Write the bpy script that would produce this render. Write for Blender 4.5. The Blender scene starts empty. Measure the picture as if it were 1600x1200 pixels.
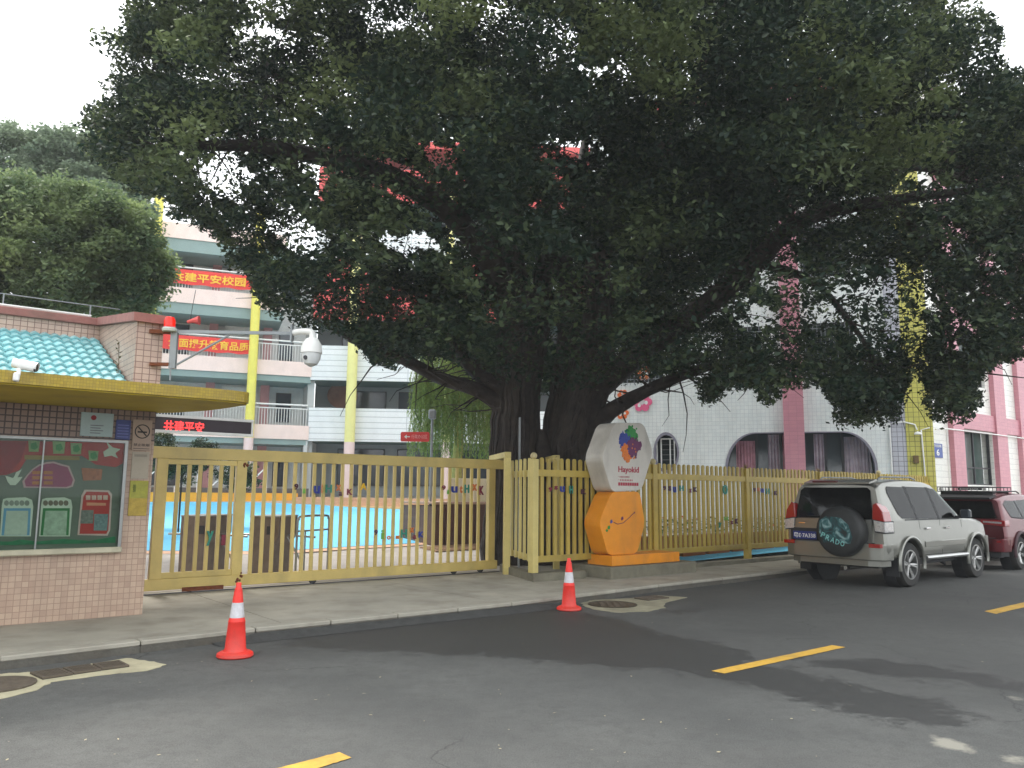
import bpy, bmesh, math, random
import numpy as np
from mathutils import Vector, Matrix, noise as mnoise

random.seed(7)
rng = np.random.default_rng(7)
scn = bpy.context.scene
COL = scn.collection

# ------------------------------------------------------------------ camera
F = 1243.0
EYE = 1.62
PITCH = math.atan(169 / F)
ROLL = math.radians(-0.55)
_f = np.array([0, math.cos(PITCH), math.sin(PITCH)])
_r = np.array([1.0, 0, 0])
_u = np.cross(_r, _f)
_c, _s = math.cos(ROLL), math.sin(ROLL)
_r2 = _c * _r - _s * _u
_u2 = _s * _r + _c * _u
CAM = np.array([0, 0, EYE])
camd = bpy.data.cameras.new('camera')
camd.sensor_width = 36
camd.lens = F / 1600 * 36
camd.clip_start = 0.05
camd.clip_end = 2000
cam = bpy.data.objects.new('camera', camd)
COL.objects.link(cam)
cam.matrix_world = Matrix([[_r2[0], _u2[0], -_f[0], 0], [_r2[1], _u2[1], -_f[1], 0],
                           [_r2[2], _u2[2], -_f[2], EYE], [0, 0, 0, 1]])
scn.camera = cam

# ------------------------------------------------------------------ world, sun, exposure
SUN_AZ = math.radians(-38)      # left of the camera's heading, ahead of it
SUN_EL = math.radians(52)
world = bpy.data.worlds.new('World')
scn.world = world
world.use_nodes = True
wn = world.node_tree
wn.nodes.clear()
wo = wn.nodes.new('ShaderNodeOutputWorld')
wb = wn.nodes.new('ShaderNodeBackground')
sky = wn.nodes.new('ShaderNodeTexSky')
sky.sky_type = 'NISHITA'
sky.sun_disc = False
sky.sun_elevation = SUN_EL
sky.sun_rotation = SUN_AZ
sky.air_density = 1.0
sky.dust_density = 4.0
hs = wn.nodes.new('ShaderNodeHueSaturation')
hs.inputs['Saturation'].default_value = 0.35
mixw = wn.nodes.new('ShaderNodeMixRGB')
mixw.inputs['Fac'].default_value = 0.72
mixw.inputs['Color2'].default_value = (10.6, 11.0, 11.3, 1)
nz = wn.nodes.new('ShaderNodeTexNoise')
nz.inputs['Scale'].default_value = 1.6
nz.inputs['Detail'].default_value = 5
mulw = wn.nodes.new('ShaderNodeMixRGB')
mulw.blend_type = 'MULTIPLY'
mulw.inputs['Fac'].default_value = 0.12
wn.links.new(sky.outputs[0], hs.inputs['Color'])
wn.links.new(hs.outputs[0], mixw.inputs['Color1'])
wn.links.new(mixw.outputs[0], mulw.inputs['Color1'])
wn.links.new(nz.outputs[0], mulw.inputs['Color2'])
wn.links.new(mulw.outputs[0], wb.inputs['Color'])
wb.inputs['Strength'].default_value = 0.13
wn.links.new(wb.outputs[0], wo.inputs[0])
sund = bpy.data.lights.new('sun', 'SUN')
sund.energy = 1.3
sund.angle = math.radians(12)
sund.color = (1.0, 0.95, 0.88)
sun = bpy.data.objects.new('sun', sund)
COL.objects.link(sun)
_sd = Vector((math.sin(SUN_AZ) * math.cos(SUN_EL), math.cos(SUN_AZ) * math.cos(SUN_EL), math.sin(SUN_EL)))
sun.rotation_euler = _sd.to_track_quat('Z', 'Y').to_euler()
scn.view_settings.view_transform = 'Standard'
scn.view_settings.look = 'None'
scn.view_settings.exposure = 1.0
scn.view_settings.gamma = 1.0
scn.view_settings.use_curve_mapping = False
scn.cycles.max_bounces = 6
scn.cycles.diffuse_bounces = 3
scn.cycles.transparent_max_bounces = 8
scn.cycles.sample_clamp_indirect = 4.0
scn.cycles.use_denoising = True


# ------------------------------------------------------------------ measuring helpers
def ray(px, py):
    return _f * F + _r2 * (px - 800) - _u2 * (py - 600)


def on_z(px, py, z=0.0):
    d = ray(px, py)
    return CAM + (z - EYE) / d[2] * d


def at(px, py, Y):
    """the point seen at a photo pixel, Y metres ahead"""
    d = ray(px, py)
    return CAM + d * (Y / d[1])


def projpts(P):
    d = P - CAM
    w = np.maximum(d @ _f, 0.01)
    return 800 + F * (d @ _r2) / w, 600 - F * (d @ _u2) / w


class Frame:
    """upright wall frame: local x runs along the wall, y away from the street side, z up"""

    def __init__(s, P0, yaw):
        s.yaw = math.radians(yaw)
        s.P = np.array([P0[0], P0[1], 0.0])
        s.dx = np.array([math.sin(s.yaw), math.cos(s.yaw), 0])
        s.dy = np.array([-s.dx[1], s.dx[0], 0])
        s.rot = math.pi / 2 - s.yaw

    def w(s, x, y, z=0.0):
        return s.P + s.dx * x + s.dy * y + np.array([0, 0, z])

    def loc(s, P):
        v = np.array(P) - s.P
        return float(v @ s.dx), float(v @ s.dy), float(v[2])

    def sz(s, px, py, y=0.0):
        P0 = s.P + s.dy * y
        d = ray(px, py)
        t = ((P0 - CAM) @ s.dy) / (d @ s.dy)
        Q = CAM + t * d
        return float((Q - P0) @ s.dx), float(Q[2])

    def side(s, px, py, x):
        P0 = s.P + s.dx * x
        d = ray(px, py)
        t = ((P0 - CAM) @ s.dx) / (d @ s.dx)
        Q = CAM + t * d
        return float((Q - P0) @ s.dy), float(Q[2])

    def rect(s, x0, y0, x1, y1, y=0.0):
        xm, ym = (x0 + x1) / 2, (y0 + y1) / 2
        return (s.sz(x0, ym, y)[0], s.sz(x1, ym, y)[0], s.sz(xm, y1, y)[1], s.sz(xm, y0, y)[1])


WORLD = Frame((0, 0), 90)


# ------------------------------------------------------------------ materials
def lin(c):
    c = c / 255.0
    return c / 12.92 if c <= 0.04045 else ((c + 0.055) / 1.055) ** 2.4


def rgb(r, g, b):
    return (lin(r), lin(g), lin(b), 1)


MATS = {}


def mat(name, col, rough=0.7, var=0.12, scale=6.0, bump=0.0, bscale=40.0, metal=0.0, spec=0.5, emit=0.0,
        alpha=None, trans=0.0, dirt=0.0, coat=0.0, detail=6):
    if name in MATS:
        return MATS[name]
    m = bpy.data.materials.new(name)
    m.use_nodes = True
    nt = m.node_tree
    b = nt.nodes['Principled BSDF']
    b.inputs['Roughness'].default_value = rough
    b.inputs['Metallic'].default_value = metal
    b.inputs['Specular IOR Level'].default_value = spec
    b.inputs['Coat Weight'].default_value = coat
    tc = nt.nodes.new('ShaderNodeTexCoord')
    n = nt.nodes.new('ShaderNodeTexNoise')
    n.inputs['Scale'].default_value = scale
    n.inputs['Detail'].default_value = detail
    n.inputs['Roughness'].default_value = 0.65
    nt.links.new(tc.outputs['Object'], n.inputs['Vector'])
    cr = nt.nodes.new('ShaderNodeMapRange')
    cr.inputs['From Min'].default_value = 0.3
    cr.inputs['From Max'].default_value = 0.7
    cr.inputs['To Min'].default_value = 1 - var
    cr.inputs['To Max'].default_value = 1 + var
    nt.links.new(n.outputs[0], cr.inputs[0])
    mx = nt.nodes.new('ShaderNodeMixRGB')
    mx.blend_type = 'MULTIPLY'
    mx.inputs['Fac'].default_value = 1
    mx.inputs['Color1'].default_value = col
    nt.links.new(cr.outputs[0], mx.inputs['Color2'])
    out = mx.outputs[0]
    if dirt > 0:
        n3 = nt.nodes.new('ShaderNodeTexNoise')
        n3.inputs['Scale'].default_value = 2.2
        n3.inputs['Detail'].default_value = 8
        mp = nt.nodes.new('ShaderNodeMapping')
        mp.inputs['Scale'].default_value = (1, 1, 0.35)
        nt.links.new(tc.outputs['Object'], mp.inputs[0])
        nt.links.new(mp.outputs[0], n3.inputs['Vector'])
        r3 = nt.nodes.new('ShaderNodeMapRange')
        r3.inputs['From Min'].default_value = 0.48
        r3.inputs['From Max'].default_value = 0.72
        r3.inputs['To Max'].default_value = dirt
        nt.links.new(n3.outputs[0], r3.inputs[0])
        m3 = nt.nodes.new('ShaderNodeMixRGB')
        m3.inputs['Color2'].default_value = (0.11, 0.09, 0.065, 1)
        nt.links.new(r3.outputs[0], m3.inputs['Fac'])
        nt.links.new(out, m3.inputs['Color1'])
        out = m3.outputs[0]
    nt.links.new(out, b.inputs['Base Color'])
    if bump > 0:
        n2 = nt.nodes.new('ShaderNodeTexNoise')
        n2.inputs['Scale'].default_value = bscale
        n2.inputs['Detail'].default_value = 4
        nt.links.new(tc.outputs['Object'], n2.inputs['Vector'])
        bp = nt.nodes.new('ShaderNodeBump')
        bp.inputs['Strength'].default_value = bump
        bp.inputs['Distance'].default_value = 0.01
        nt.links.new(n2.outputs[0], bp.inputs['Height'])
        nt.links.new(bp.outputs[0], b.inputs['Normal'])
    if emit > 0:
        b.inputs['Emission Color'].default_value = col
        b.inputs['Emission Strength'].default_value = emit
    if alpha is not None:
        b.inputs['Alpha'].default_value = alpha
    if trans:
        b.inputs['Transmission Weight'].default_value = trans
    MATS[name] = m
    return m


def tile_mat(name, c1, c2, mortar, tw, th, msize=0.006, offset=0.0, rough=0.35, bump=0.4, dirt=0.25, contrast=1.0):
    m = bpy.data.materials.new(name)
    m.use_nodes = True
    nt = m.node_tree
    b = nt.nodes['Principled BSDF']
    tc = nt.nodes.new('ShaderNodeTexCoord')
    sp = nt.nodes.new('ShaderNodeSeparateXYZ')
    ad = nt.nodes.new('ShaderNodeMath')
    ad.operation = 'ADD'
    cb = nt.nodes.new('ShaderNodeCombineXYZ')
    nt.links.new(tc.outputs['Object'], sp.inputs[0])
    nt.links.new(sp.outputs[0], ad.inputs[0])
    nt.links.new(sp.outputs[1], ad.inputs[1])
    nt.links.new(ad.outputs[0], cb.inputs[0])
    nt.links.new(sp.outputs[2], cb.inputs[1])
    br = nt.nodes.new('ShaderNodeTexBrick')
    br.offset = offset
    br.inputs['Scale'].default_value = 1
    br.inputs['Brick Width'].default_value = tw
    br.inputs['Row Height'].default_value = th
    br.inputs['Mortar Size'].default_value = msize
    br.inputs['Mortar Smooth'].default_value = 0.2
    br.inputs['Color1'].default_value = c1
    br.inputs['Color2'].default_value = c2
    br.inputs['Mortar'].default_value = mortar
    nt.links.new(cb.outputs[0], br.inputs['Vector'])
    n3 = nt.nodes.new('ShaderNodeTexNoise')
    n3.inputs['Scale'].default_value = 1.6
    n3.inputs['Detail'].default_value = 9
    n3.inputs['Roughness'].default_value = 0.7
    mp = nt.nodes.new('ShaderNodeMapping')
    mp.inputs['Scale'].default_value = (1.2, 1.2, 0.4)
    nt.links.new(tc.outputs['Object'], mp.inputs[0])
    nt.links.new(mp.outputs[0], n3.inputs['Vector'])
    r3 = nt.nodes.new('ShaderNodeMapRange')
    r3.inputs['From Min'].default_value = 0.4
    r3.inputs['From Max'].default_value = 0.75
    r3.inputs['To Max'].default_value = dirt
    nt.links.new(n3.outputs[0], r3.inputs[0])
    mx = nt.nodes.new('ShaderNodeMixRGB')
    mx.inputs['Color2'].default_value = (0.13, 0.11, 0.09, 1)
    nt.links.new(r3.outputs[0], mx.inputs['Fac'])
    nt.links.new(br.outputs[0], mx.inputs['Color1'])
    nt.links.new(mx.outputs[0], b.inputs['Base Color'])
    b.inputs['Roughness'].default_value = rough
    bp = nt.nodes.new('ShaderNodeBump')
    bp.invert = True
    bp.inputs['Strength'].default_value = bump
    bp.inputs['Distance'].default_value = 0.006
    nt.links.new(br.outputs['Fac'], bp.inputs['Height'])
    nt.links.new(bp.outputs[0], b.inputs['Normal'])
    MATS[name] = m
    return m


def glass_mat(name, tint=(0.05, 0.06, 0.065, 1), rough=0.06):
    m = bpy.data.materials.new(name)
    m.use_nodes = True
    b = m.node_tree.nodes['Principled BSDF']
    b.inputs['Base Color'].default_value = tint
    b.inputs['Roughness'].default_value = rough
    b.inputs['Specular IOR Level'].default_value = 0.7
    MATS[name] = m
    return m


def clear_glass(name, tint=(0.8, 0.86, 0.84, 1), ior=1.28):
    m = bpy.data.materials.new(name)
    m.use_nodes = True
    nt = m.node_tree
    nt.nodes.clear()
    o = nt.nodes.new('ShaderNodeOutputMaterial')
    t = nt.nodes.new('ShaderNodeBsdfTransparent')
    t.inputs[0].default_value = tint
    g = nt.nodes.new('ShaderNodeBsdfGlossy')
    g.inputs['Roughness'].default_value = 0.03
    fr = nt.nodes.new('ShaderNodeFresnel')
    fr.inputs[0].default_value = ior
    mx = nt.nodes.new('ShaderNodeMixShader')
    nt.links.new(fr.outputs[0], mx.inputs[0])
    nt.links.new(t.outputs[0], mx.inputs[1])
    nt.links.new(g.outputs[0], mx.inputs[2])
    nt.links.new(mx.outputs[0], o.inputs[0])
    MATS[name] = m
    return m


# ------------------------------------------------------------------ mesh helpers
class MB:
    def __init__(s):
        s.v = []
        s.f = []

    def add(s, vs, fs):
        o = len(s.v)
        s.v += [tuple(map(float, p)) for p in vs]
        s.f += [tuple(i + o for i in f) for f in fs]
        return s

    def box(s, x0, x1, y0, y1, z0, z1, bev=0.0):
        if x1 < x0: x0, x1 = x1, x0
        if y1 < y0: y0, y1 = y1, y0
        if z1 < z0: z0, z1 = z1, z0
        b = min(bev, (x1 - x0) / 3, (y1 - y0) / 3, (z1 - z0) / 3)
        if b <= 0:
            vs = [(x, y, z) for z in (z0, z1) for y in (y0, y1) for x in (x0, x1)]
            return s.add(vs, [(0, 2, 3, 1), (4, 5, 7, 6), (0, 1, 5, 4), (2, 6, 7, 3), (0, 4, 6, 2), (1, 3, 7, 5)])
        # chamfered box
        vs = []
        for sx, xx in ((1, x0), (-1, x1)):
            for sy, yy in ((1, y0), (-1, y1)):
                for sz, zz in ((1, z0), (-1, z1)):
                    vs += [(xx, yy + sy * b, zz + sz * b), (xx + sx * b, yy, zz + sz * b), (xx + sx * b, yy + sy * b, zz)]

        def k(i, j, l, a):
            return (i * 4 + j * 2 + l) * 3 + a
        fs = []
        for i in (0, 1):
            q = [k(i, 0, 0, 0), k(i, 0, 1, 0), k(i, 1, 1, 0), k(i, 1, 0, 0)]
            fs.append(tuple(q) if i == 0 else tuple(q[::-1]))
            q = [k(0, i, 0, 1), k(1, i, 0, 1), k(1, i, 1, 1), k(0, i, 1, 1)]
            fs.append(tuple(q) if i == 0 else tuple(q[::-1]))
            q = [k(0, 0, i, 2), k(0, 1, i, 2), k(1, 1, i, 2), k(1, 0, i, 2)]
            fs.append(tuple(q) if i == 0 else tuple(q[::-1]))
        for i in (0, 1):
            for j in (0, 1):
                q = [k(i, j, 0, 0), k(i, j, 0, 1), k(i, j, 1, 1), k(i, j, 1, 0)]
                fs.append(tuple(q) if (i + j) % 2 else tuple(q[::-1]))
                q = [k(i, 0, j, 0), k(i, 0, j, 2), k(i, 1, j, 2), k(i, 1, j, 0)]
                fs.append(tuple(q) if (i + j) % 2 == 0 else tuple(q[::-1]))
                q = [k(0, i, j, 1), k(0, i, j, 2), k(1, i, j, 2), k(1, i, j, 1)]
                fs.append(tuple(q) if (i + j) % 2 else tuple(q[::-1]))
                for l in (0, 1):
                    q = [k(i, j, l, 0), k(i, j, l, 1), k(i, j, l, 2)]
                    fs.append(tuple(q) if (i + j + l) % 2 == 0 else tuple(q[::-1]))
        return s.add(vs, fs)

    def prism(s, poly, a0, a1, axis='y'):
        """extrude a 2-D polygon: axis y -> (x,z) outline, axis x -> (y,z), axis z -> (x,y)"""
        n = len(poly)

        def P(p, a):
            return {'y': (p[0], a, p[1]), 'x': (a, p[0], p[1]), 'z': (p[0], p[1], a)}[axis]
        vs = [P(p, a0) for p in poly] + [P(p, a1) for p in poly]
        fs = [tuple(range(n - 1, -1, -1)), tuple(range(n, 2 * n))]
        fs += [(i, (i + 1) % n, n + (i + 1) % n, n + i) for i in range(n)]
        return s.add(vs, fs)

    def tube(s, pts, radii, seg=8, cap=True, ridge=None):
        pts = [Vector(p) for p in pts]
        if not hasattr(radii, '__len__'):
            radii = [radii] * len(pts)
        n = len(pts)
        vs = []
        ref = None
        for i, p in enumerate(pts):
            t = (pts[min(i + 1, n - 1)] - pts[max(i - 1, 0)])
            t = t.normalized() if t.length > 1e-9 else Vector((0, 0, 1))
            if ref is None:
                ref = Vector((0, 1, 0)) if abs(t.z) > 0.8 else Vector((0, 0, 1))
            a = t.cross(ref)
            if a.length < 1e-6:
                a = t.cross(Vector((1, 0, 0)))
            a.normalize()
            bb = t.cross(a).normalized()
            ref = a.cross(t) * 1.0
            for k in range(seg):
                an = 2 * math.pi * k / seg
                rr = radii[i] * (ridge(an, i) if ridge else 1)
                q = p + a * (math.cos(an) * rr) + bb * (math.sin(an) * rr)
                vs.append(tuple(q))
        fs = []
        for i in range(n - 1):
            for k in range(seg):
                k2 = (k + 1) % seg
                fs.append((i * seg + k, i * seg + k2, (i + 1) * seg + k2, (i + 1) * seg + k))
        if cap:
            fs.append(tuple(range(seg))[::-1])
            fs.append(tuple((n - 1) * seg + k for k in range(seg)))
        return s.add(vs, fs)

    def lathe(s, prof, c=(0, 0, 0), seg=20, axis='z', cap=True):
        """prof: list of (r, h)"""
        vs = []
        for r, h in prof:
            for k in range(seg):
                a = 2 * math.pi * k / seg
                x, y = r * math.cos(a), r * math.sin(a)
                if axis == 'z': vs.append((c[0] + x, c[1] + y, c[2] + h))
                elif axis == 'y': vs.append((c[0] + x, c[1] + h, c[2] + y))
                else: vs.append((c[0] + h, c[1] + x, c[2] + y))
        fs = []
        n = len(prof)
        for i in range(n - 1):
            for k in range(seg):
                k2 = (k + 1) % seg
                fs.append((i * seg + k, i * seg + k2, (i + 1) * seg + k2, (i + 1) * seg + k))
        if cap:
            fs.append(tuple(range(seg))[::-1])
            fs.append(tuple((n - 1) * seg + k for k in range(seg)))
        return s.add(vs, fs)

    def sphere(s, c, r, seg=14, sz=1.0):
        rings = seg // 2
        prof = [(max(0.001, r * math.sin(math.pi * i / rings)), -r * sz * math.cos(math.pi * i / rings)) for i in range(rings + 1)]
        return s.lathe(prof, c, seg)

    def mesh(s, name, m=None, smooth=False, sharp=35):
        me = bpy.data.meshes.new(name)
        me.from_pydata(s.v, [], s.f)
        bm = bmesh.new()
        bm.from_mesh(me)
        bmesh.ops.recalc_face_normals(bm, faces=bm.faces)
        if smooth:
            for f in bm.faces: f.smooth = True
            for e in bm.edges:
                if len(e.link_faces) == 2 and e.calc_face_angle(0) > math.radians(sharp):
                    e.smooth = False
        bm.to_mesh(me)
        bm.free()
        if m is not None:
            me.materials.append(m)
        return me


ORG = {}


def thing(name, label, cat, frame=WORLD, x=0, y=0, z=0, group=None, kind=None):
    o = bpy.data.objects.new(name, None)
    o.empty_display_size = 0.3
    COL.objects.link(o)
    P = frame.w(x, y, z)
    o.location = P
    o.rotation_euler = (0, 0, frame.rot)
    ORG[o.name] = (x, y, z)
    if kind:
        o['kind'] = kind
    else:
        o['label'] = label
        o['category'] = cat
    if group: o['group'] = group
    return o


def tag(o, label, cat, group=None):
    o['label'] = label
    o['category'] = cat
    if group: o['group'] = group
    return o


def part(name, mb, m, parent, smooth=False, sharp=35, label=None, kind=None, bevel=0):
    """mesh given in the frame's coordinates, stored relative to its thing's origin"""
    ox, oy, oz = ORG[parent.name]
    me = mb.mesh(name, m, smooth, sharp)
    me.transform(Matrix.Translation((-ox, -oy, -oz)))
    o = bpy.data.objects.new(name, me)
    COL.objects.link(o)
    o.parent = parent
    ORG[o.name] = ORG[parent.name]
    if label: o['label'] = label
    if kind: o['kind'] = kind
    if bevel:
        bv = o.modifiers.new('bevel', 'BEVEL')
        bv.width = bevel
        bv.segments = 2
        bv.limit_method = 'ANGLE'
    return o


def inst(name, me, parent, loc, rot=(0, 0, 0), scale=(1, 1, 1)):
    """a part that shares its mesh with alike parts; loc in the frame's coordinates"""
    ox, oy, oz = ORG[parent.name]
    o = bpy.data.objects.new(name, me)
    COL.objects.link(o)
    o.parent = parent
    o.location = (loc[0] - ox, loc[1] - oy, loc[2] - oz)
    o.rotation_euler = rot
    o.scale = scale
    ORG[o.name] = ORG[parent.name]
    return o


def single(name, mb, m, label, cat, frame=WORLD, x=0, y=0, z=0, group=None, smooth=False, kind=None, sharp=35):
    me = mb.mesh(name, m, smooth, sharp)
    me.transform(Matrix.Translation((-x, -y, -z)))
    o = bpy.data.objects.new(name, me)
    COL.objects.link(o)
    o.location = frame.w(x, y, z)
    o.rotation_euler = (0, 0, frame.rot)
    ORG[o.name] = (x, y, z)
    if kind:
        o['kind'] = kind
    else:
        tag(o, label, cat, group)
    return o


def text_mb(txt, size, depth=0.004, M=None, bold=0.0):
    """text as a mesh standing in the x-z plane, facing -y, left end at the origin"""
    cu = bpy.data.curves.new('t', 'FONT')
    cu.body = txt
    cu.size = size
    cu.extrude = depth / 2
    cu.offset = bold
    cu.resolution_u = 2
    ob = bpy.data.objects.new('t', cu)
    COL.objects.link(ob)
    dg = bpy.context.evaluated_depsgraph_get()
    me = bpy.data.meshes.new_from_object(ob.evaluated_get(dg))
    mb = MB()
    vs = [(v.co.x, -v.co.z, v.co.y) for v in me.vertices]
    if M is not None:
        vs = [tuple(M @ Vector(v)) for v in vs]
    mb.add(vs, [tuple(p.vertices) for p in me.polygons])
    bpy.data.objects.remove(ob)
    bpy.data.curves.remove(cu)
    bpy.data.meshes.remove(me)
    return mb


def fit_text(txt, x0, x1, z0, z1, y, depth=0.006, bold=0.0):
    mb = text_mb(txt, 1.0, depth, None, bold)
    a = np.array(mb.v)
    lo, hi = a.min(0), a.max(0)
    a[:, 0] = x0 + (a[:, 0] - lo[0]) / (hi[0] - lo[0]) * (x1 - x0)
    a[:, 2] = z0 + (a[:, 2] - lo[2]) / (hi[2] - lo[2]) * (z1 - z0)
    a[:, 1] += y
    mb.v = [tuple(p) for p in a]
    return mb


def ellipse(cx, cz, rx, rz, n=24, a0=0, a1=2 * math.pi):
    full = abs(a1 - a0 - 2 * math.pi) < 1e-6
    return [(cx + rx * math.cos(a0 + (a1 - a0) * i / (n if full else n - 1)),
             cz + rz * math.sin(a0 + (a1 - a0) * i / (n if full else n - 1))) for i in range(n)]


def smooth_pts(pts, n=6):
    """Catmull-Rom through a list of vectors"""
    P = [Vector(p) for p in pts]
    out = []
    for i in range(len(P) - 1):
        p0, p1, p2, p3 = P[max(i - 1, 0)], P[i], P[i + 1], P[min(i + 2, len(P) - 1)]
        for k in range(n):
            t = k / n
            out.append(0.5 * ((2 * p1) + (p2 - p0) * t + (2 * p0 - 5 * p1 + 4 * p2 - p3) * t * t + (3 * p1 - p0 - 3 * p2 + p3) * t ** 3))
    out.append(P[-1])
    return out


def in_poly(px, py, poly):
    ins = np.zeros(px.shape, bool)
    n = len(poly)
    j = n - 1
    for i in range(n):
        xi, yi = poly[i]
        xj, yj = poly[j]
        c = ((yi > py) != (yj > py)) & (px < (xj - xi) * (py - yi) / (yj - yi + 1e-12) + xi)
        ins ^= c
        j = i
    return ins


def cut(me, cutters):
    """subtract closed meshes from a mesh, returns the new mesh"""
    a = bpy.data.objects.new('a', me)
    COL.objects.link(a)
    tmp = []
    for c in cutters:
        b = bpy.data.objects.new('b', c.mesh('b', getattr(c, 'mat', None)))
        COL.objects.link(b)
        b.hide_render = True
        tmp.append(b)
        md = a.modifiers.new('cut', 'BOOLEAN')
        md.operation = 'DIFFERENCE'
        md.solver = 'EXACT'
        md.material_mode = 'TRANSFER'
        md.object = b
    dg = bpy.context.evaluated_depsgraph_get()
    dg.update()
    new = bpy.data.meshes.new_from_object(a.evaluated_get(dg))
    bpy.data.objects.remove(a)
    for b in tmp:
        bpy.data.objects.remove(b)
    return new


def mesh_part(name, me, parent, label=None, kind=None):
    ox, oy, oz = ORG[parent.name]
    me.transform(Matrix.Translation((-ox, -oy, -oz)))
    o = bpy.data.objects.new(name, me)
    COL.objects.link(o)
    o.parent = parent
    ORG[o.name] = ORG[parent.name]
    if label: o['label'] = label
    if kind: o['kind'] = kind
    return o

# ------------------------------------------------------------------ materials of the place
M_conc = mat('pavement concrete', rgb(164, 159, 146), 0.85, 0.18, 1.3, 0.3, 60, dirt=0.35)
M_apron = mat('courtyard concrete', rgb(176, 168, 160), 0.85, 0.1, 0.8, 0.2, 60, dirt=0.15)
M_kerb = mat('kerb stone', rgb(88, 85, 78), 0.85, 0.3, 5, 0.5, 50, dirt=0.6)
M_plinth = mat('plinth concrete', rgb(120, 116, 100), 0.9, 0.2, 5, 0.5, 60, dirt=0.5)
M_blue = mat('blue rubber floor', rgb(98, 196, 236), 0.6, 0.06, 1.0)
M_orange_edge = mat('orange edging', rgb(240, 170, 50), 0.7, 0.1, 3)
M_yel = mat('cream yellow gate paint', rgb(208, 184, 110), 0.42, 0.1, 3, 0.08, 30, dirt=0.3)
M_yel2 = mat('cream yellow fence paint', rgb(218, 200, 126), 0.45, 0.1, 3, 0.08, 30, dirt=0.12)
M_rust = mat('rust', rgb(110, 60, 35), 0.9, 0.3, 20)
M_dark = mat('dark metal', rgb(45, 45, 48), 0.5, 0.1)
M_steel = mat('brushed steel', rgb(150, 152, 150), 0.35, 0.1, 20, metal=0.8)
M_grey = mat('grey painted steel', rgb(140, 145, 148), 0.45, 0.1)
M_white = mat('white paint', rgb(238, 238, 234), 0.5, 0.06, 4, dirt=0.08)
M_ceram = tile_mat('white wall tiles', rgb(238, 240, 236), rgb(230, 234, 231), rgb(204, 206, 207), 0.13, 0.125, 0.005, 0, 0.3, 0.3, 0.22)
M_strip = tile_mat('white long wall tiles', rgb(236, 236, 228), rgb(228, 229, 222), rgb(182, 182, 178), 0.9, 0.19, 0.006, 0.5, 0.3, 0.4, 0.10)
M_grey_tile = tile_mat('lilac grey wall tiles', rgb(196, 196, 204), rgb(186, 187, 196), rgb(110, 110, 118), 0.15, 0.15, 0.008, 0, 0.3, 0.5, 0.15)
M_pink_tile = tile_mat('pink wall tiles', rgb(206, 142, 152), rgb(198, 134, 146), rgb(176, 116, 130), 0.24, 0.12, 0.004, 0, 0.4, 0.4, 0.15)
M_yel_tile = tile_mat('yellow wall tiles', rgb(206, 200, 100), rgb(196, 190, 92), rgb(120, 115, 60), 0.15, 0.15, 0.008, 0, 0.4, 0.5, 0.15)
M_slab = tile_mat('white strip tiles', rgb(238, 240, 240), rgb(230, 234, 234), rgb(188, 192, 194), 3.0, 0.3, 0.02, 0, 0.4, 0.6, 0.1)
M_balc = mat('pale pink paint', rgb(244, 220, 210), 0.7, 0.05, 2, dirt=0.08)
M_teal = mat('teal beam paint', rgb(140, 160, 156), 0.7, 0.06, 2)
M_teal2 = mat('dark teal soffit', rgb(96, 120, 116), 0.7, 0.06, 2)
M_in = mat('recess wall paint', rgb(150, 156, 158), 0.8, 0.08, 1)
M_pinkp = mat('pink pillar paint', rgb(196, 140, 140), 0.7, 0.08, 2)
M_ycol = mat('yellow column paint', rgb(230, 221, 104), 0.6, 0.06, 2)
M_ycol2 = mat('pale yellow column paint', rgb(232, 228, 150), 0.6, 0.06, 2)
M_cbase = mat('pinkish column base', rgb(230, 205, 200), 0.6, 0.06, 2)
M_coral = mat('coral red paint', rgb(214, 92, 88), 0.6, 0.08, 2)
M_glass = glass_mat('dark window glass')
M_gh = tile_mat('pink beige mosaic tiles', rgb(198, 172, 150), rgb(182, 154, 134), rgb(158, 130, 114), 0.066, 0.066, 0.0035, 0.0, 0.4, 0.4, 0.35)
M_gh3 = tile_mat('pink grid tiles', rgb(204, 176, 158), rgb(192, 162, 146), rgb(130, 100, 90), 0.085, 0.075, 0.005, 0, 0.35, 0.5, 0.3)
M_gh2 = tile_mat('brown mosaic tiles', rgb(152, 126, 112), rgb(138, 112, 100), rgb(74, 58, 54), 0.072, 0.072, 0.008, 0, 0.35, 0.5, 0.3)
M_cap = mat('dusty red coping', rgb(150, 98, 90), 0.7, 0.18, 8, 0.2, 30, dirt=0.3)
M_can = tile_mat('mustard mosaic tiles', rgb(176, 150, 34), rgb(156, 130, 28), rgb(134, 116, 26), 0.03, 0.03, 0.002, 0, 0.45, 0.4, 0.35)
M_can2 = mat('mustard soffit paint', rgb(176, 152, 36), 0.75, 0.1, 2, dirt=0.25)
M_rooft = mat('glazed teal roof tile', rgb(140, 196, 200), 0.22, 0.18, 9, dirt=0.15, spec=0.7)
M_red = mat('banner red', rgb(232, 66, 60), 0.7, 0.05)
M_gold = mat('banner yellow lettering', rgb(246, 196, 60), 0.6, 0.03)
M_wht = mat('plain white print', rgb(236, 236, 232), 0.6, 0.02)
M_ink = mat('black print', rgb(30, 30, 32), 0.6, 0.02)
M_line = mat('yellow road paint', rgb(206, 162, 62), 0.75, 0.16, 14, 0.2, 60, dirt=0.35)


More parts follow.
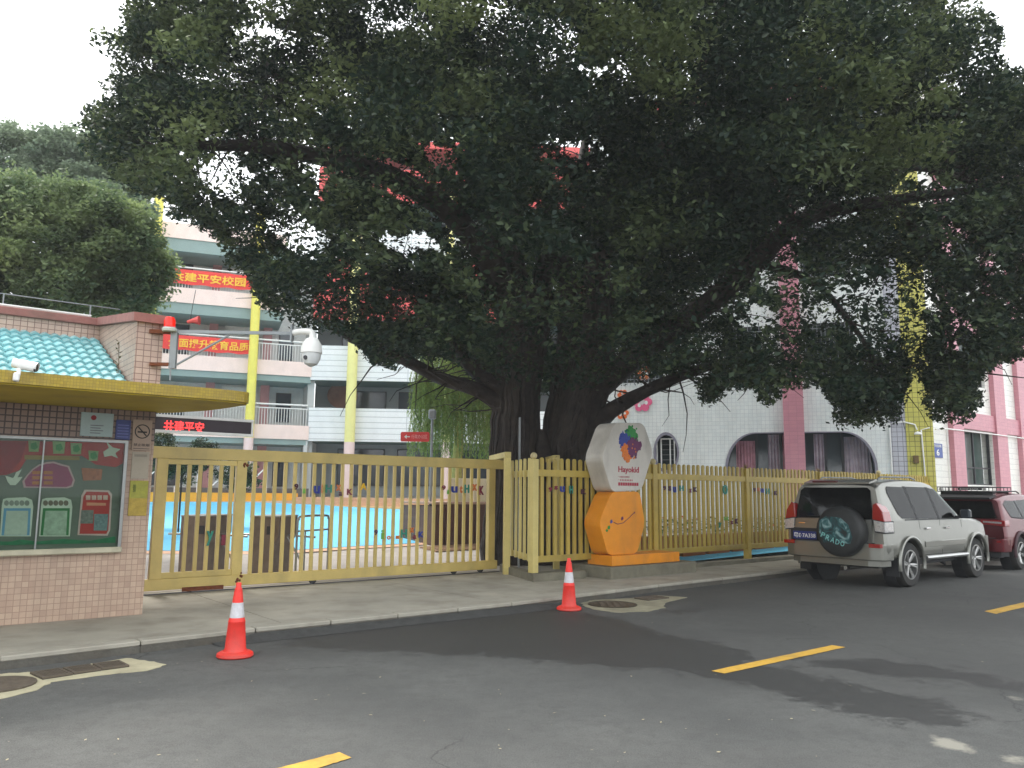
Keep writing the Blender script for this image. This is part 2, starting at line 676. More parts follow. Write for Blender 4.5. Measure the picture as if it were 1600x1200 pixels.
def individual(m, amt):
    '''every piece of a repeat gets its own slight shade of the paint'''
    nt = m.node_tree
    b = nt.nodes['Principled BSDF']
    src = b.inputs['Base Color'].links[0].from_socket
    oi = nt.nodes.new('ShaderNodeObjectInfo')
    r = nt.nodes.new('ShaderNodeMapRange')
    r.inputs['To Min'].default_value = 1 - amt
    r.inputs['To Max'].default_value = 1 + amt * .6
    nt.links.new(oi.outputs['Random'], r.inputs[0])
    q = nt.nodes.new('ShaderNodeMixRGB')
    q.blend_type = 'MULTIPLY'
    q.inputs[0].default_value = 1
    nt.links.new(src, q.inputs[1])
    nt.links.new(r.outputs[0], q.inputs[2])
    nt.links.new(q.outputs[0], b.inputs['Base Color'])


for m_ in (M_yel, M_yel2): individual(m_, .13)
individual(M_rooft, .16)
individual(M_kerb, .15)


def road_material():
    m = bpy.data.materials.new('asphalt')
    m.use_nodes = True
    nt = m.node_tree
    b = nt.nodes['Principled BSDF']
    N = nt.nodes.new
    L = nt.links.new
    tc = N('ShaderNodeTexCoord')
    at_ = N('ShaderNodeAttribute')
    at_.attribute_name = 'stain'
    sp = N('ShaderNodeSeparateColor')
    L(at_.outputs['Color'], sp.inputs[0])

    def noise_(scale, detail=6, rough=0.6):
        n = N('ShaderNodeTexNoise')
        n.inputs['Scale'].default_value = scale
        n.inputs['Detail'].default_value = detail
        n.inputs['Roughness'].default_value = rough
        L(tc.outputs['Object'], n.inputs['Vector'])
        return n.outputs[0]

    def mr(x, a, b_, c, d):
        r = N('ShaderNodeMapRange')
        for i, v in enumerate((a, b_, c, d)):
            r.inputs[i + 1].default_value = v
        L(x, r.inputs[0])
        return r.outputs[0]

    def mth(op, x, y):
        q = N('ShaderNodeMath')
        q.operation = op
        for i, v in enumerate((x, y)):
            if isinstance(v, (int, float)): q.inputs[i].default_value = v
            else: L(v, q.inputs[i])
        return q.outputs[0]

    def mix(f, a, b_):
        q = N('ShaderNodeMixRGB')
        if isinstance(f, (int, float)): q.inputs[0].default_value = f
        else: L(f, q.inputs[0])
        for i, v in ((1, a), (2, b_)):
            if isinstance(v, tuple): q.inputs[i].default_value = v
            else: L(v, q.inputs[i])
        return q.outputs[0]
    big = noise_(0.5, 8, 0.6)
    med = noise_(3.5, 8, 0.7)
    fine = noise_(90, 3, 0.7)
    grit = noise_(260, 2, 0.6)
    base = mix(mr(big, 0.4, 0.6, 0, 1), (0.088, 0.089, 0.085, 1), (0.128, 0.129, 0.121, 1))
    base = mix(mr(med, 0.42, 0.7, 0, 0.5), base, (0.135, 0.132, 0.122, 1))
    base = mix(mr(noise_(7, 10, 0.85), 0.47, 0.58, 0, 0.4), base, (0.055, 0.055, 0.053, 1))
    base = mix(mr(noise_(2.2, 12, 0.85), 0.5, 0.58, 0, 0.33), base, (0.07, 0.07, 0.067, 1))
    base = mix(mr(fine, 0.46, 0.6, 0, 0.5), base, (0.048, 0.048, 0.047, 1))
    base = mix(mr(grit, 0.56, 0.64, 0, 0.55), base, (0.21, 0.205, 0.19, 1))
    spk = N('ShaderNodeTexVoronoi')
    spk.inputs['Scale'].default_value = 4.0
    L(tc.outputs['Object'], spk.inputs['Vector'])
    base = mix(mr(spk.outputs['Distance'], 0.015, 0.03, 0.2, 0), base, (0.3, 0.29, 0.26, 1))
    # damp stain: drawn outline broken up by noise
    edge = mth('ADD', sp.outputs[0], mth('MULTIPLY', mth('SUBTRACT', noise_(3.2, 12, 0.85), 0.5), 3.4))
    wet = mr(edge, 0.40, 0.62, 0, 1)
    # fine cracks in a few places
    vc = N('ShaderNodeTexVoronoi')
    vc.feature = 'DISTANCE_TO_EDGE'
    vc.inputs['Scale'].default_value = 0.45
    dm = N('ShaderNodeVectorMath')
    dm.operation = 'ADD'
    nv = N('ShaderNodeTexNoise')
    nv.inputs['Scale'].default_value = 1.3
    nv.inputs['Detail'].default_value = 8
    L(tc.outputs['Object'], nv.inputs['Vector'])
    L(tc.outputs['Object'], dm.inputs[0])
    L(nv.outputs['Color'], dm.inputs[1])
    L(dm.outputs[0], vc.inputs['Vector'])
    crk = mth('MULTIPLY', mr(vc.outputs['Distance'], 0.0, 0.006, 1, 0), mr(noise_(0.35, 3, 0.5), 0.5, 0.56, 0, 1))
    base = mix(mth('MULTIPLY', crk, 0.55), base, (0.02, 0.02, 0.02, 1))
    base = mix(mth('MULTIPLY', wet, 0.74), base, (0.026, 0.026, 0.026, 1))
    # dried pale mortar dust
    e2 = mth('ADD', sp.outputs[1], mth('MULTIPLY', mth('SUBTRACT', noise_(7, 8, 0.7), 0.5), 1.2))
    dust = mr(e2, 0.45, 0.75, 0, 0.8)
    base = mix(dust, base, (0.36, 0.34, 0.28, 1))
    # slightly darker lane
    base = mix(mth('MULTIPLY', sp.outputs[2], 0.34), base, (0.042, 0.042, 0.040, 1))
    L(base, b.inputs['Base Color'])
    L(mr(wet, 0, 1, 0.88, 0.62), b.inputs['Roughness'])
    b.inputs['Specular IOR Level'].default_value = 0.35
    bp = N('ShaderNodeBump')
    bp.inputs['Strength'].default_value = 0.5
    bp.inputs['Distance'].default_value = 0.006
    L(fine, bp.inputs['Height'])
    L(bp.outputs[0], b.inputs['Normal'])
    return m


# ------------------------------------------------------------------ frames of the place
GC = on_z(222, 960, 0.12)
GH = Frame(GC, 52)                                   # guardhouse front wall, x=0 at its right corner
G0, G1 = on_z(225, 930, 0.12), on_z(775, 893, 0.12)
GT = Frame(G0, math.degrees(math.atan2(G1[0] - G0[0], G1[1] - G0[1])))     # sliding gate
FC0 = on_z(833, 895, 0.25)
FN = Frame(FC0, 50)                                  # long picket fence
FEND = FN.w(16, 0)
WC = Frame(FEND, 108)                                # white tiled wall, runs to x = -30
WD = Frame(FEND, 51)                                 # pink and white wing along the street
PB = at(483, 650, 42)
WB = Frame(PB, 86)                                   # white school block
WA = Frame(PB, 69)                                   # balcony block, runs to x = -10
SY0, SK = 19.3, 0.048                               # the courtyard floor rises from here


def on_court(px, py, lift=0.0):
    Q = on_z(px, py, 0.12 + lift)
    if Q[1] <= SY0: return Q
    d = ray(px, py)
    # z = .12 + SK*(Y-SY0)
    t = (0.12 + lift - SK * SY0 - EYE) / (d[2] - SK * d[1])
    return CAM + d * t


def court_z(Y):
    return 0.12 + max(0, Y - SY0) * SK


# ------------------------------------------------------------------ road
xs = np.concatenate([[-200, -80, -30, -15], np.arange(-9, 13.01, 0.06), [18, 30, 60, 120, 300]])
ys = np.concatenate([[-100, -30, -8, 0], np.arange(3.2, 16.01, 0.06), [20, 40, 100, 300]])
gx, gy = np.meshgrid(xs, ys)
ppx, ppy = projpts(np.stack([gx, gy, np.zeros_like(gx)], -1))
wetp = [[(380, 985), (560, 970), (760, 950), (880, 953), (960, 966), (1010, 983), (1130, 1006), (1185, 1032), (1200, 1040),
         (1080, 1046), (960, 1044), (860, 1034), (760, 1023), (640, 1021), (480, 1014)],
        [(1020, 1036), (1200, 1042), (1330, 1068), (1430, 1090), (1540, 1122), (1500, 1137), (1420, 1140), (1340, 1118), (1200, 1076), (1080, 1056)],
        [(1230, 1024), (1420, 1034), (1640, 1070), (1640, 1088), (1440, 1062), (1280, 1044)],
        [(1380, 1085), (1500, 1095), (1530, 1130), (1420, 1140), (1360, 1112)],
        [(1010, 960), (1120, 940), (1100, 955), (1040, 965)]]
wetm = np.zeros(gx.shape)
for p_ in wetp: wetm = np.maximum(wetm, in_poly(ppx, ppy, p_) * 1.0)
dustm = np.zeros(gx.shape)
for p_ in ([(1440, 1140), (1500, 1155), (1540, 1178), (1500, 1180), (1450, 1160)], [(1545, 1172), (1600, 1180), (1660, 1200), (1580, 1198)],
           [(1560, 1088), (1620, 1086), (1620, 1094), (1570, 1096)], [(430, 980), (520, 975), (500, 990), (440, 992)]):
    dustm = np.maximum(dustm, in_poly(ppx, ppy, p_) * 1.0)
lane = in_poly(ppx, ppy, [(300, 1000), (800, 940), (1300, 880), (1700, 860), (1700, 1120), (1300, 1090), (1000, 1075), (760, 1040), (560, 1030)]) * 1.0


def blur(a, n):
    for _ in range(n):
        a = (a + np.roll(a, 1, 0) + np.roll(a, -1, 0) + np.roll(a, 1, 1) + np.roll(a, -1, 1)) / 5
    return a


wetm, dustm, lane = blur(wetm, 34), blur(dustm, 5), blur(lane, 80)
ny, nx = gx.shape
V = np.stack([gx, gy, np.zeros_like(gx)], -1).reshape(-1, 3)
idx = np.arange(nx * ny).reshape(ny, nx)
Q = np.stack([idx[:-1, :-1], idx[:-1, 1:], idx[1:, 1:], idx[1:, :-1]], -1).reshape(-1, 4)


def np_mesh(name, V, Q, m):
    me = bpy.data.meshes.new(name)
    k = Q.shape[1]
    me.vertices.add(len(V))
    me.vertices.foreach_set('co', np.ascontiguousarray(V, np.float32).ravel())
    me.loops.add(Q.size)
    me.loops.foreach_set('vertex_index', np.ascontiguousarray(Q, np.int32).ravel())
    me.polygons.add(len(Q))
    me.polygons.foreach_set('loop_start', np.arange(0, Q.size, k, dtype=np.int32))
    me.update(calc_edges=True)
    if m is not None: me.materials.append(m)
    return me


me = np_mesh('road', V, Q, road_material())
ca = me.color_attributes.new('stain', 'FLOAT_COLOR', 'POINT')
cd = np.ones((len(V), 4), np.float32)
cd[:, 0], cd[:, 1], cd[:, 2] = wetm.ravel(), dustm.ravel(), lane.ravel()
ca.data.foreach_set('color', cd.ravel())
road = bpy.data.objects.new('road', me)
COL.objects.link(road)
road['kind'] = 'structure'

# painted centre line dashes
dashes = [(((418, 1204), (530, 1175), (549, 1184), (455, 1212))), ((1111, 1048), (1300, 1008), (1321, 1011), (1132, 1052.5)),
          ((1538, 955), (1640, 932), (1655, 936), (1556, 959))]
lab = ['yellow road dash cut off by the bottom edge', 'yellow road dash in the middle of the road', 'yellow road dash cut off by the right edge, behind the silver car']
for q, lb in zip(dashes, lab):
    p = [on_z(x, y, 0.005) for x, y in q]
    mb = MB()
    n = 16
    pts = []
    for k in range(n + 1):
        a = p[0] + (p[1] - p[0]) * k / n
        pts.append(a + np.array([0, random.uniform(-.006, .006), 0]))
    for k in range(n, -1, -1):
        a = p[3] + (p[2] - p[3]) * k / n
        pts.append(a + np.array([0, random.uniform(-.006, .006), 0]))
    mb.add(pts, [tuple(range(len(pts)))])
    o = bpy.data.objects.new('road_marking', mb.mesh('road_marking', M_line))
    COL.objects.link(o)
    tag(o, lb, 'road marking', 'yellow dashes of the centre line')

# ------------------------------------------------------------------ kerb, pavement
kp = [on_z(0, 1026, 0.12), on_z(400, 981, 0.12), on_z(800, 941.5, 0.12), on_z(1030, 913, 0.12), on_z(1250, 889, 0.12)]
kp = [kp[0] - (kp[1] - kp[0]) / np.linalg.norm(kp[1] - kp[0]) * 22] + kp + [kp[-1] + np.array([math.sin(math.radians(50)), math.cos(math.radians(50)), 0]) * 60]
kseg = []
for a, b in zip(kp[:-1], kp[1:]):
    n = max(1, int(round(np.linalg.norm(b - a) / 1.0)))
    for k in range(n): kseg.append((a + (b - a) * k / n, a + (b - a) * (k + 1) / n))
kerb = thing('kerb', None, None, WORLD, 0, 0, 0, kind='structure')
KW = 0.16
knrm = []
for a, b in kseg:
    d = (b - a) / np.linalg.norm(b - a)
    n = np.array([-d[1], d[0], 0])
    L_ = np.linalg.norm(b - a)
    mb = MB().box(0.006, L_ - 0.006, 0, KW, -0.05, 0.0015 + random.uniform(-.002, .001), bev=0.01)
    me = mb.mesh('kerbstone', M_conc)
    o = inst('kerbstone', me, kerb, (a[0], a[1] , 0.12), (random.uniform(-.01, .01), 0, math.atan2(d[1], d[0])))
    # the stone's lower body
    mb2 = MB().box(0.003, L_ - 0.003, 0.006, KW, -0.25, -0.05)
    me2 = mb2.mesh('kerbstone', M_kerb)
    inst('kerbstone', me2, kerb, (a[0], a[1], 0.12), (0, 0, math.atan2(d[1], d[0])))
back = [kp[-1] + np.array([-20, 26, 0]), np.array([14.2, SY0, 0]), np.array([-60, SY0, 0]), kp[0] + np.array([-40, 10, 0])]
inner = []
for i, p in enumerate(kp):
    a = kp[max(i - 1, 0)]
    b = kp[min(i + 1, len(kp) - 1)]
    d = (b - a) / np.linalg.norm(b - a)
    inner.append(p + np.array([-d[1], d[0], 0]) * (KW + 0.004))
# pavement slabs poured in bays of about three metres, a fine joint between them
pav = thing('pavement', None, None, WORLD, 0, 0, 0, kind='structure')
outer = []
for p in inner: outer.append(p + np.array([-0.625, 0.78, 0]) * 9.0)


def along(P, t):
    ds = [0]
    for a, b in zip(P[:-1], P[1:]): ds.append(ds[-1] + np.linalg.norm(b - a))
    t *= ds[-1]
    for i in range(len(P) - 1):
        if t <= ds[i + 1] + 1e-9:
            return P[i] + (P[i + 1] - P[i]) * (t - ds[i]) / (ds[i + 1] - ds[i])
    return P[-1]


for i in range(1, len(inner) - 1):
    pass
Lt = sum(np.linalg.norm(b - a) for a, b in zip(inner[:-1], inner[1:]))
nb = int(Lt / 3)
for k in range(nb):
    t0, t1 = (k + 0.002) / nb, (k + 0.998) / nb
    a0, a1 = along(inner, t0), along(inner, t1)
    mid = [along(inner, t0 + (t1 - t0) * q) for q in (0.25, 0.5, 0.75)]
    b1, b0 = a1 + np.array([-0.625, 0.78, 0]) * 9.0, a0 + np.array([-0.625, 0.78, 0]) * 9.0
    P = [a0] + mid + [a1, b1, b0]
    mb = MB().prism([(p[0], p[1]) for p in P], -0.1, 0.1195 + random.uniform(-.0015, 0.0005), 'z')
    part('paving_bay', mb, M_conc, pav)
mb = MB().prism([(p[0], p[1]) for p in [inner[0] + np.array([-0.625, .78, 0]) * 2, inner[-1] + np.array([-0.625, .78, 0]) * 2, np.array([60, 70, 0]), np.array([14.2, SY0 + .05, 0]), np.array([-60, SY0 + .05, 0])]], -0.2, 0.113, 'z')
single('courtyard_ground', mb, M_apron, None, None, kind='structure')
# the rising courtyard
mb = MB()
mb.add([(-70, SY0, .112), (40, SY0, .112), (40, 46, court_z(46) - .008), (-70, 46, court_z(46) - .008), (40, 90, court_z(46)), (-70, 90, court_z(46))], [(0, 1, 2, 3), (3, 2, 4, 5)])
single('courtyard_slope', mb, M_apron, None, None, kind='structure')


def court_sheet(name, pts, m, lift):
    P = [on_court(x, y, lift) for x, y in pts]
    mb = MB().add(P, [tuple(range(len(P)))])
    return single(name, mb, m, None, None, kind='structure')


# inside the gate, light concrete
P = [GT.w(-2, 0.25), GT.w(7.2, 0.25), GT.w(8, 3), on_z(690, 850, .12), on_z(560, 853, .12), on_z(200, 868, .12), GT.w(-2.5, 2)]
mb = MB().add([(p[0], p[1], 0.1245) for p in P], [tuple(range(len(P)))])
single('courtyard_concrete', mb, M_apron, None, None, kind='structure')
court_sheet('rubber_floor', [(100, 861), (235, 860), (430, 861), (560, 853), (640, 849), (712, 842), (712, 805), (700, 799), (560, 791), (400, 785), (235, 783), (100, 780)], M_blue, 0.012)
court_sheet('rubber_floor_border', [(100, 866), (235, 865), (430, 866), (560, 857), (640, 853), (712, 846), (712, 842.6), (640, 849.6), (560, 853.6), (430, 861.6), (235, 860.6), (100, 861.6)],
            mat('pale orange floor paint', rgb(214, 170, 140), 0.7, 0.1), 0.012)
P = [FN.w(2.2, 0.35), FN.w(15.5, 0.35), FN.w(12, 3.2), FN.w(3.6, 1.9)]
mb = MB().add([(p[0], p[1], 0.128 + max(0, p[1] - SY0) * SK + 0.02) for p in P], [(0, 1, 2, 3)])
single('rubber_floor_strip', mb, M_blue, None, None, kind='structure')

# asphalt ramp worn up against the kerb
M_ramp = mat('ramp asphalt', (0.05, 0.05, 0.048, 1), 0.9, 0.25, 9, 0.8, 60)
seg = [on_z(x, y, 0.1) for x, y in ((330, 991), (400, 983), (520, 971), (660, 957), (800, 943.5), (900, 932))]
mb = MB()
tp, bt = [], []
for i, p in enumerate(seg):
    e = 0.0 if i in (0, len(seg) - 1) else 1.0
    tp.append((p[0] - 0.02, p[1] + 0.03, 0.02 + 0.06 * e))
    bt.append((p[0] + 0.13 + 0.04 * random.random(), p[1] - 0.16 - 0.05 * random.random(), 0.003))
mb.add(tp + bt, [(i, i + 1, len(seg) + i + 1, len(seg) + i) for i in range(len(seg) - 1)])
single('kerb_ramp', mb, M_ramp, None, None, kind='structure', smooth=True)

# mortar patches with drains
M_mort = mat('pale mortar', rgb(188, 180, 150), 0.9, 0.14, 6, 0.5, 40, dirt=0.25)
M_mort2 = mat('grey mortar', rgb(150, 145, 122), 0.9, 0.2, 6, 0.5, 40, dirt=0.45)
M_iron = mat('cast iron', rgb(92, 82, 70), 0.8, 0.3, 14, 0.5, 60, dirt=0.4)


def ragged(pts, k=5, amp=0.02):
    out = []
    P = [on_z(x, y, 0) for x, y in pts]
    n = len(P)
    for i in range(n):
        a, b = P[i], P[(i + 1) % n]
        for q in range(k):
            p = a + (b - a) * q / k
            out.append((p[0] + random.uniform(-amp, amp), p[1] + random.uniform(-amp, amp)))
    return out


def grate(name, quad, bars, label, z0=0.008):
    P = [on_z(x, y, z0) for x, y in quad]         # left-top, right-top, right-bottom, left-bottom
    c = sum(P) / 4
    t = thing(name, label, 'drain cover', WORLD, c[0], c[1], z0)
    ex = (P[1] - P[0] + P[2] - P[3]) / 2
    L_ = np.linalg.norm(ex)
    ex /= L_
    ey = np.array([-ex[1], ex[0], 0])
    W_ = abs(float(((P[0] + P[1]) / 2 - (P[2] + P[3]) / 2) @ ey))
    fr = Frame((0, 0), 90)

    def bx(mb, x0, x1, y0, y1, za, zb):
        vs = []
        for z in (za, zb):
            for y in (y0, y1):
                for x in (x0, x1):
                    q = c + ex * x + ey * y
                    vs.append((q[0], q[1], z))
        mb.add(vs, [(0, 2, 3, 1), (4, 5, 7, 6), (0, 1, 5, 4), (2, 6, 7, 3), (0, 4, 6, 2), (1, 3, 7, 5)])
    mb = MB()
    bx(mb, -L_ / 2, L_ / 2, -W_ / 2, W_ / 2, z0, z0 + 0.004)
    part('pit', mb, mat('pit black', (0.012, 0.012, 0.012, 1), 0.9), t)
    mb = MB()
    for (a, b, e, f2) in ((-L_ / 2, L_ / 2, -W_ / 2, -W_ / 2 + .025), (-L_ / 2, L_ / 2, W_ / 2 - .025, W_ / 2), (-L_ / 2, -L_ / 2 + .025, -W_ / 2 + .025, W_ / 2 - .025), (L_ / 2 - .025, L_ / 2, -W_ / 2 + .025, W_ / 2 - .025)):
        bx(mb, a, b, e, f2, z0 + .004, z0 + 0.018)
    part('frame', mb, M_iron, t)
    for k in range(bars):
        x = -L_ / 2 + .025 + (k + 0.5) * (L_ - .05) / bars
        mb = MB()
        w = (L_ - .05) / bars * 0.32
        bx(mb, x - w, x + w, -W_ / 2 + .027, W_ / 2 - .027, z0 + .005, z0 + 0.014)
        part('bar', mb, M_iron, t)
    return t


mb = MB().prism(ragged([(-40, 1056), (30, 1052), (80, 1048), (200, 1029), (228, 1033), (258, 1039), (232, 1048), (170, 1054), (80, 1066), (60, 1078), (-40, 1104)], 5, 0.02), 0.001, 0.007, 'z')
tag(single('mortar_patch', mb, M_mort, 'x', 'x'), 'pale mortar patch round the kerb drain at the lower left', 'mortar patch')
gq = [((45, 1053), (95, 1046), (112, 1055), (68, 1062)), ((98, 1045.5), (140, 1040), (158, 1048), (115, 1054.5)), ((143, 1039.5), (186, 1034), (202, 1042), (161, 1047.5))]
for q, lb in zip(gq, ['kerb drain grate at the left of three in pale mortar', 'kerb drain grate in the middle of three in pale mortar', 'kerb drain grate at the right of three in pale mortar']):
    t = grate('drain_grate', q, 9, lb)
    t['group'] = 'drain grates set in mortar by the kerb'
mb = MB().lathe([(0.001, 0), (0.3, 0), (0.3, 0.012), (0.27, 0.016), (0.001, 0.014)], tuple(on_z(-8, 1071, 0.008)), 24)
tag(single('manhole_cover', mb, M_iron, 'x', 'x'), 'rusty round cover in pale mortar at the left picture edge', 'manhole cover')
mb = MB().prism(ragged([(903, 944), (925, 938), (965, 936), (1000, 934.5), (1030, 931), (1075, 934), (1040, 942), (1038, 950), (1010, 956), (965, 957.5), (925, 952)], 5, 0.02), 0.001, 0.007, 'z')
tag(single('mortar_patch', mb, M_mort2, 'x', 'x'), 'grey mortar patch round the manhole beside the right cone', 'mortar patch')
cc = on_z(957, 944.5, 0.008)
mh = thing('manhole_cover', 'round sunken manhole cover beside the right cone', 'manhole cover', WORLD, cc[0], cc[1], 0.008)
part('rim', MB().lathe([(0.001, 0), (0.36, 0), (0.36, 0.008), (0.001, 0.008)], tuple(cc), 28), mat('dark wet iron', rgb(58, 52, 40), 0.6, 0.25, 8), mh)
mb = MB()
for k in range(6):
    for j in range(6):
        x, y = -0.25 + k * 0.1, -0.25 + j * 0.1
        if x * x + y * y < 0.27 ** 2: mb.box(cc[0] + x - .03, cc[0] + x + .03, cc[1] + y - .03, cc[1] + y + .03, 0.016, 0.02)
part('stud', mb, M_iron, mh, kind='stuff')
grate('drain_grate', ((990, 935.5), (1020, 932), (1048, 934.5), (1015, 938.5)), 8, 'dark drain grate right of the round manhole in grey mortar')

# ------------------------------------------------------------------ guardhouse
gh = thing('guardhouse', 'tiled guardhouse with mustard canopy and teal roof at the left', 'building', GH, -2.6, 0, 0.12)
SD = 0.05
part('wall', MB().box(-6, 0, 0, 3.2, 0.0, 2.62), M_gh, gh)
mb = MB().box(-6, -0.0, -0.006, -0.0005, 2.2, 2.575)
part('upper_wall_tiling', mb, M_gh2, gh)
# canopy: overhangs the street by 1.8 m, rounded right end with a chipped edge
cps = [(-7, -1.86), (-1.9, -1.86), (-0.71, -1.80), (0.0, -1.80), (0.38, -1.77), (0.56, -1.66), (0.54, -1.4), (0.46, -0.8), (0.35, -0.42), (0.2, -0.1), (0.08, 0.12), (-7, 0.12)]
cs = smooth_pts([(p[0], p[1], 0) for p in cps[1:11]], 5)
outl = [(-7, -1.86)] + [(p.x, p.y) for p in cs] + [(-7, 0.12)]
part('canopy', MB().prism(outl, 2.582, 2.70, 'z'), M_can, gh)
part('canopy_soffit', MB().prism([(x * 0.995 - .01, y * 0.985) for x, y in outl], 2.566, 2.581, 'z'), M_can2, gh)
# roof deck, tiles
z_lo, z_hi, y_lo, y_hi = 2.93, 3.80, 0.27, 2.42
part('roof_deck', MB().prism([(0.12, 2.62), (y_hi, 2.62), (y_hi, z_hi - .02), (0.12, z_lo - .09)], -6, -0.27, 'x'), mat('roof deck', rgb(90, 110, 110), 0.9), gh)
sl = math.atan2(z_hi - z_lo, y_hi - y_lo)
rl = math.hypot(z_hi - z_lo, y_hi - y_lo)
TW, TL = 0.125, 0.27
mb = MB()
prof = [(TW * k / 8, 0.030 * math.sin(math.pi * k / 8) ** 1.2) for k in range(9)]
vs = []
for (yy, dz) in ((0, 0.032), (TL + 0.03, 0.0)):
    for x, z in prof: vs.append((x, yy, z + dz))
for x, z in prof: vs.append((x, 0, z + 0.032 - 0.026))
fs = [(i, i + 1, 9 + i + 1, 9 + i) for i in range(8)] + [(i, 18 + i, 18 + i + 1, i + 1) for i in range(8)]
mb.add(vs, fs)
tile_me = mb.mesh('roof_tile', M_rooft, smooth=True, sharp=40)
roof = part('roof', MB().box(-6, -0.27, y_hi, y_hi + 0.05, z_hi - .1, z_hi), M_cap, gh)
rows = int(rl / TL) + 1
for j in range(rows):
    for k in range(30):
        d = j * TL
        x = -0.285 - TW * (k + 1) + random.uniform(-.002, .002)
        inst('roof_tile', tile_me, roof, (x, y_lo + d * math.cos(sl), z_lo - .02 + d * math.sin(sl)), (sl, 0, 0))
# parapet behind the roof and the end block
part('parapet', MB().box(-6, -0.27, y_hi, y_hi + 0.25, z_hi, 4.0), M_gh3, gh)
part('coping', MB().box(-6, -0.22, y_hi - 0.07, y_hi + 0.3, 4.0, 4.11, bev=0.01), M_cap, gh)
blk = part('end_block', MB().prism([(0.12, 2.701), (3.0, 2.701), (3.0, 4.02), (2.4, 4.0), (0.12, 3.70)], -0.268, 0.05, 'x'), M_gh3, gh)
part('block_coping', MB().prism([(0.03, 3.69), (2.33, 4.002), (3.1, 4.04), (3.1, 4.15), (2.33, 4.115), (0.03, 3.80)], -0.33, 0.12, 'x'), M_cap, gh)
part('flashing', MB().tube([GH.w(0, 0) * 0 + Vector((-6, y_hi, 4.14)), Vector((-0.4, y_hi, 4.14))], 0.018, 6), M_white, gh)
mb = MB()
for k in range(6): mb.box(-5.9 + k * 1.1 - .008, -5.9 + k * 1.1 + .008, y_hi + .1, y_hi + .12, 4.1, 4.32)
mb.tube([(-6, y_hi + .11, 4.32), (0.0, y_hi + .11, 4.32)], 0.008, 5)
part('lightning_rail', mb, M_grey, gh)
# weed growing at the end block
mb = MB()
for k in range(26):
    z = 2.95 + k * 0.022
    a = k * 2.4
    r_ = 0.05
    p = Vector((-0.36 + 0.02 * math.sin(k * .5), 0.55 + .01 * k * .3, z))
    q = p + Vector((math.cos(a) * r_, math.sin(a) * r_, 0.03))
    w = Vector((-math.sin(a), math.cos(a), 0)) * 0.014
    mb.add([p, (p + q) / 2 + w, q, (p + q) / 2 - w], [(0, 1, 2, 3)])
wd = thing('weed', 'small reddish weed growing from the roof tiles at the end block', 'plant', GH, -0.36, 0.55, 2.95)
part('leaves', mb, mat('weed leaf', rgb(98, 92, 60), 0.7, 0.3, 20), wd)
part('stem', MB().tube([(-0.36, 0.55, 2.9), (-0.35, 0.58, 3.2), (-0.36, 0.62, 3.5)], 0.005, 5), mat('weed stem', rgb(90, 70, 50), 0.8), wd)

# notice board let into the front wall
def gr(x0, y0, x1, y1, y=-0.03): return GH.rect(x0, y0, x1, y1, y)


nb_t = thing('notice_board', 'glazed school notice board with red bunting and framed pictures', 'notice board', GH, -1.6, 0, 0.9)
bx0, bx1, bz0, bz1 = -2.9, GH.sz(192, 780)[0], 0.90, 2.19
mb = MB()
mb.box(bx0, bx1, -0.075, 0, bz1 - .03, bz1)
mb.box(bx1 - .035, bx1, -0.075, 0, bz0 + .035, bz1 - .03)
part('frame', mb, M_steel, nb_t)
part('sill', MB().box(bx0, bx1 + .01, -0.10, 0, bz0 - .03, bz0 + .034, bev=.01), mat('cream sill', rgb(190, 184, 160), 0.6, 0.1, dirt=0.2), nb_t)
part('mullion', MB().box(GH.sz(60, 780)[0] - .008, GH.sz(60, 780)[0] + .008, -0.07, -0.05, bz0 + .034, bz1 - .03), M_steel, nb_t)
part('backing', MB().box(bx0, bx1 - .036, -0.014, -0.002, bz0 + .034, bz1 - .031), mat('grey green board cloth', rgb(112, 118, 108), 0.9, 0.1, 3), nb_t)


def flat(name, poly, m, d0, d1, label=None):
    """poly in photo pixels, drawn flat on the board"""
    p = [GH.sz(x, y, -0.02) for x, y in poly]
    return part(name, MB().prism(p, d0, d1, 'y'), m, nb_t, label=label)


CR = mat('crimson cloth', rgb(160, 30, 45), 0.8, 0.12, 12)
R2 = mat('poster red', rgb(196, 48, 44), 0.7, 0.08, 10)
flat('bunting', [(-200, 685), (200, 692), (196, 722), (180, 730), (150, 726), (128, 712), (45, 712), (30, 735), (10, 742), (-80, 745), (-200, 740)], R2, -0.022, -0.015)
flat('curtain', [(-200, 684), (42, 690), (32, 720), (14, 741), (-100, 748), (-200, 745)], CR, -0.028, -0.0225)
for i, (x, y, w) in enumerate([(53, 697, 9), (92, 699, 10), (119, 701, 9), (146, 712, 8)]):
    g = flat('green_tile', [(x - w, y - w), (x + w, y - w + 1), (x + w - 2, y + w), (x - w + 1, y + w)], mat('pale green card', rgb(150, 176, 120), 0.8, 0.1), -0.028, -0.023)
    p = [GH.sz(x + dx, y + dy, -.02) for dx, dy in ((-5, -4), (3, -6), (6, 2), (1, 6), (-5, 4))]
    part('green_letter', MB().prism(p, -0.034, -0.0285, 'y'), mat('leaf green card', rgb(70, 150, 84), 0.8, 0.15, 60), nb_t)
flat('beam', [(38, 711), (124, 713), (124, 719), (38, 718)], mat('ochre card', rgb(168, 136, 72), 0.8, .1), -0.034, -0.029)
cl = [(37, 762), (35, 752), (42, 742), (50, 733), (60, 726), (72, 722), (84, 721), (96, 725), (108, 728), (112, 738), (117, 750), (114, 760), (106, 763)]
flat('cloud_border', cl, mat('pale pink card', rgb(214, 170, 176), 0.8, .05), -0.026, -0.0145)
cxm, cym = 76, 745
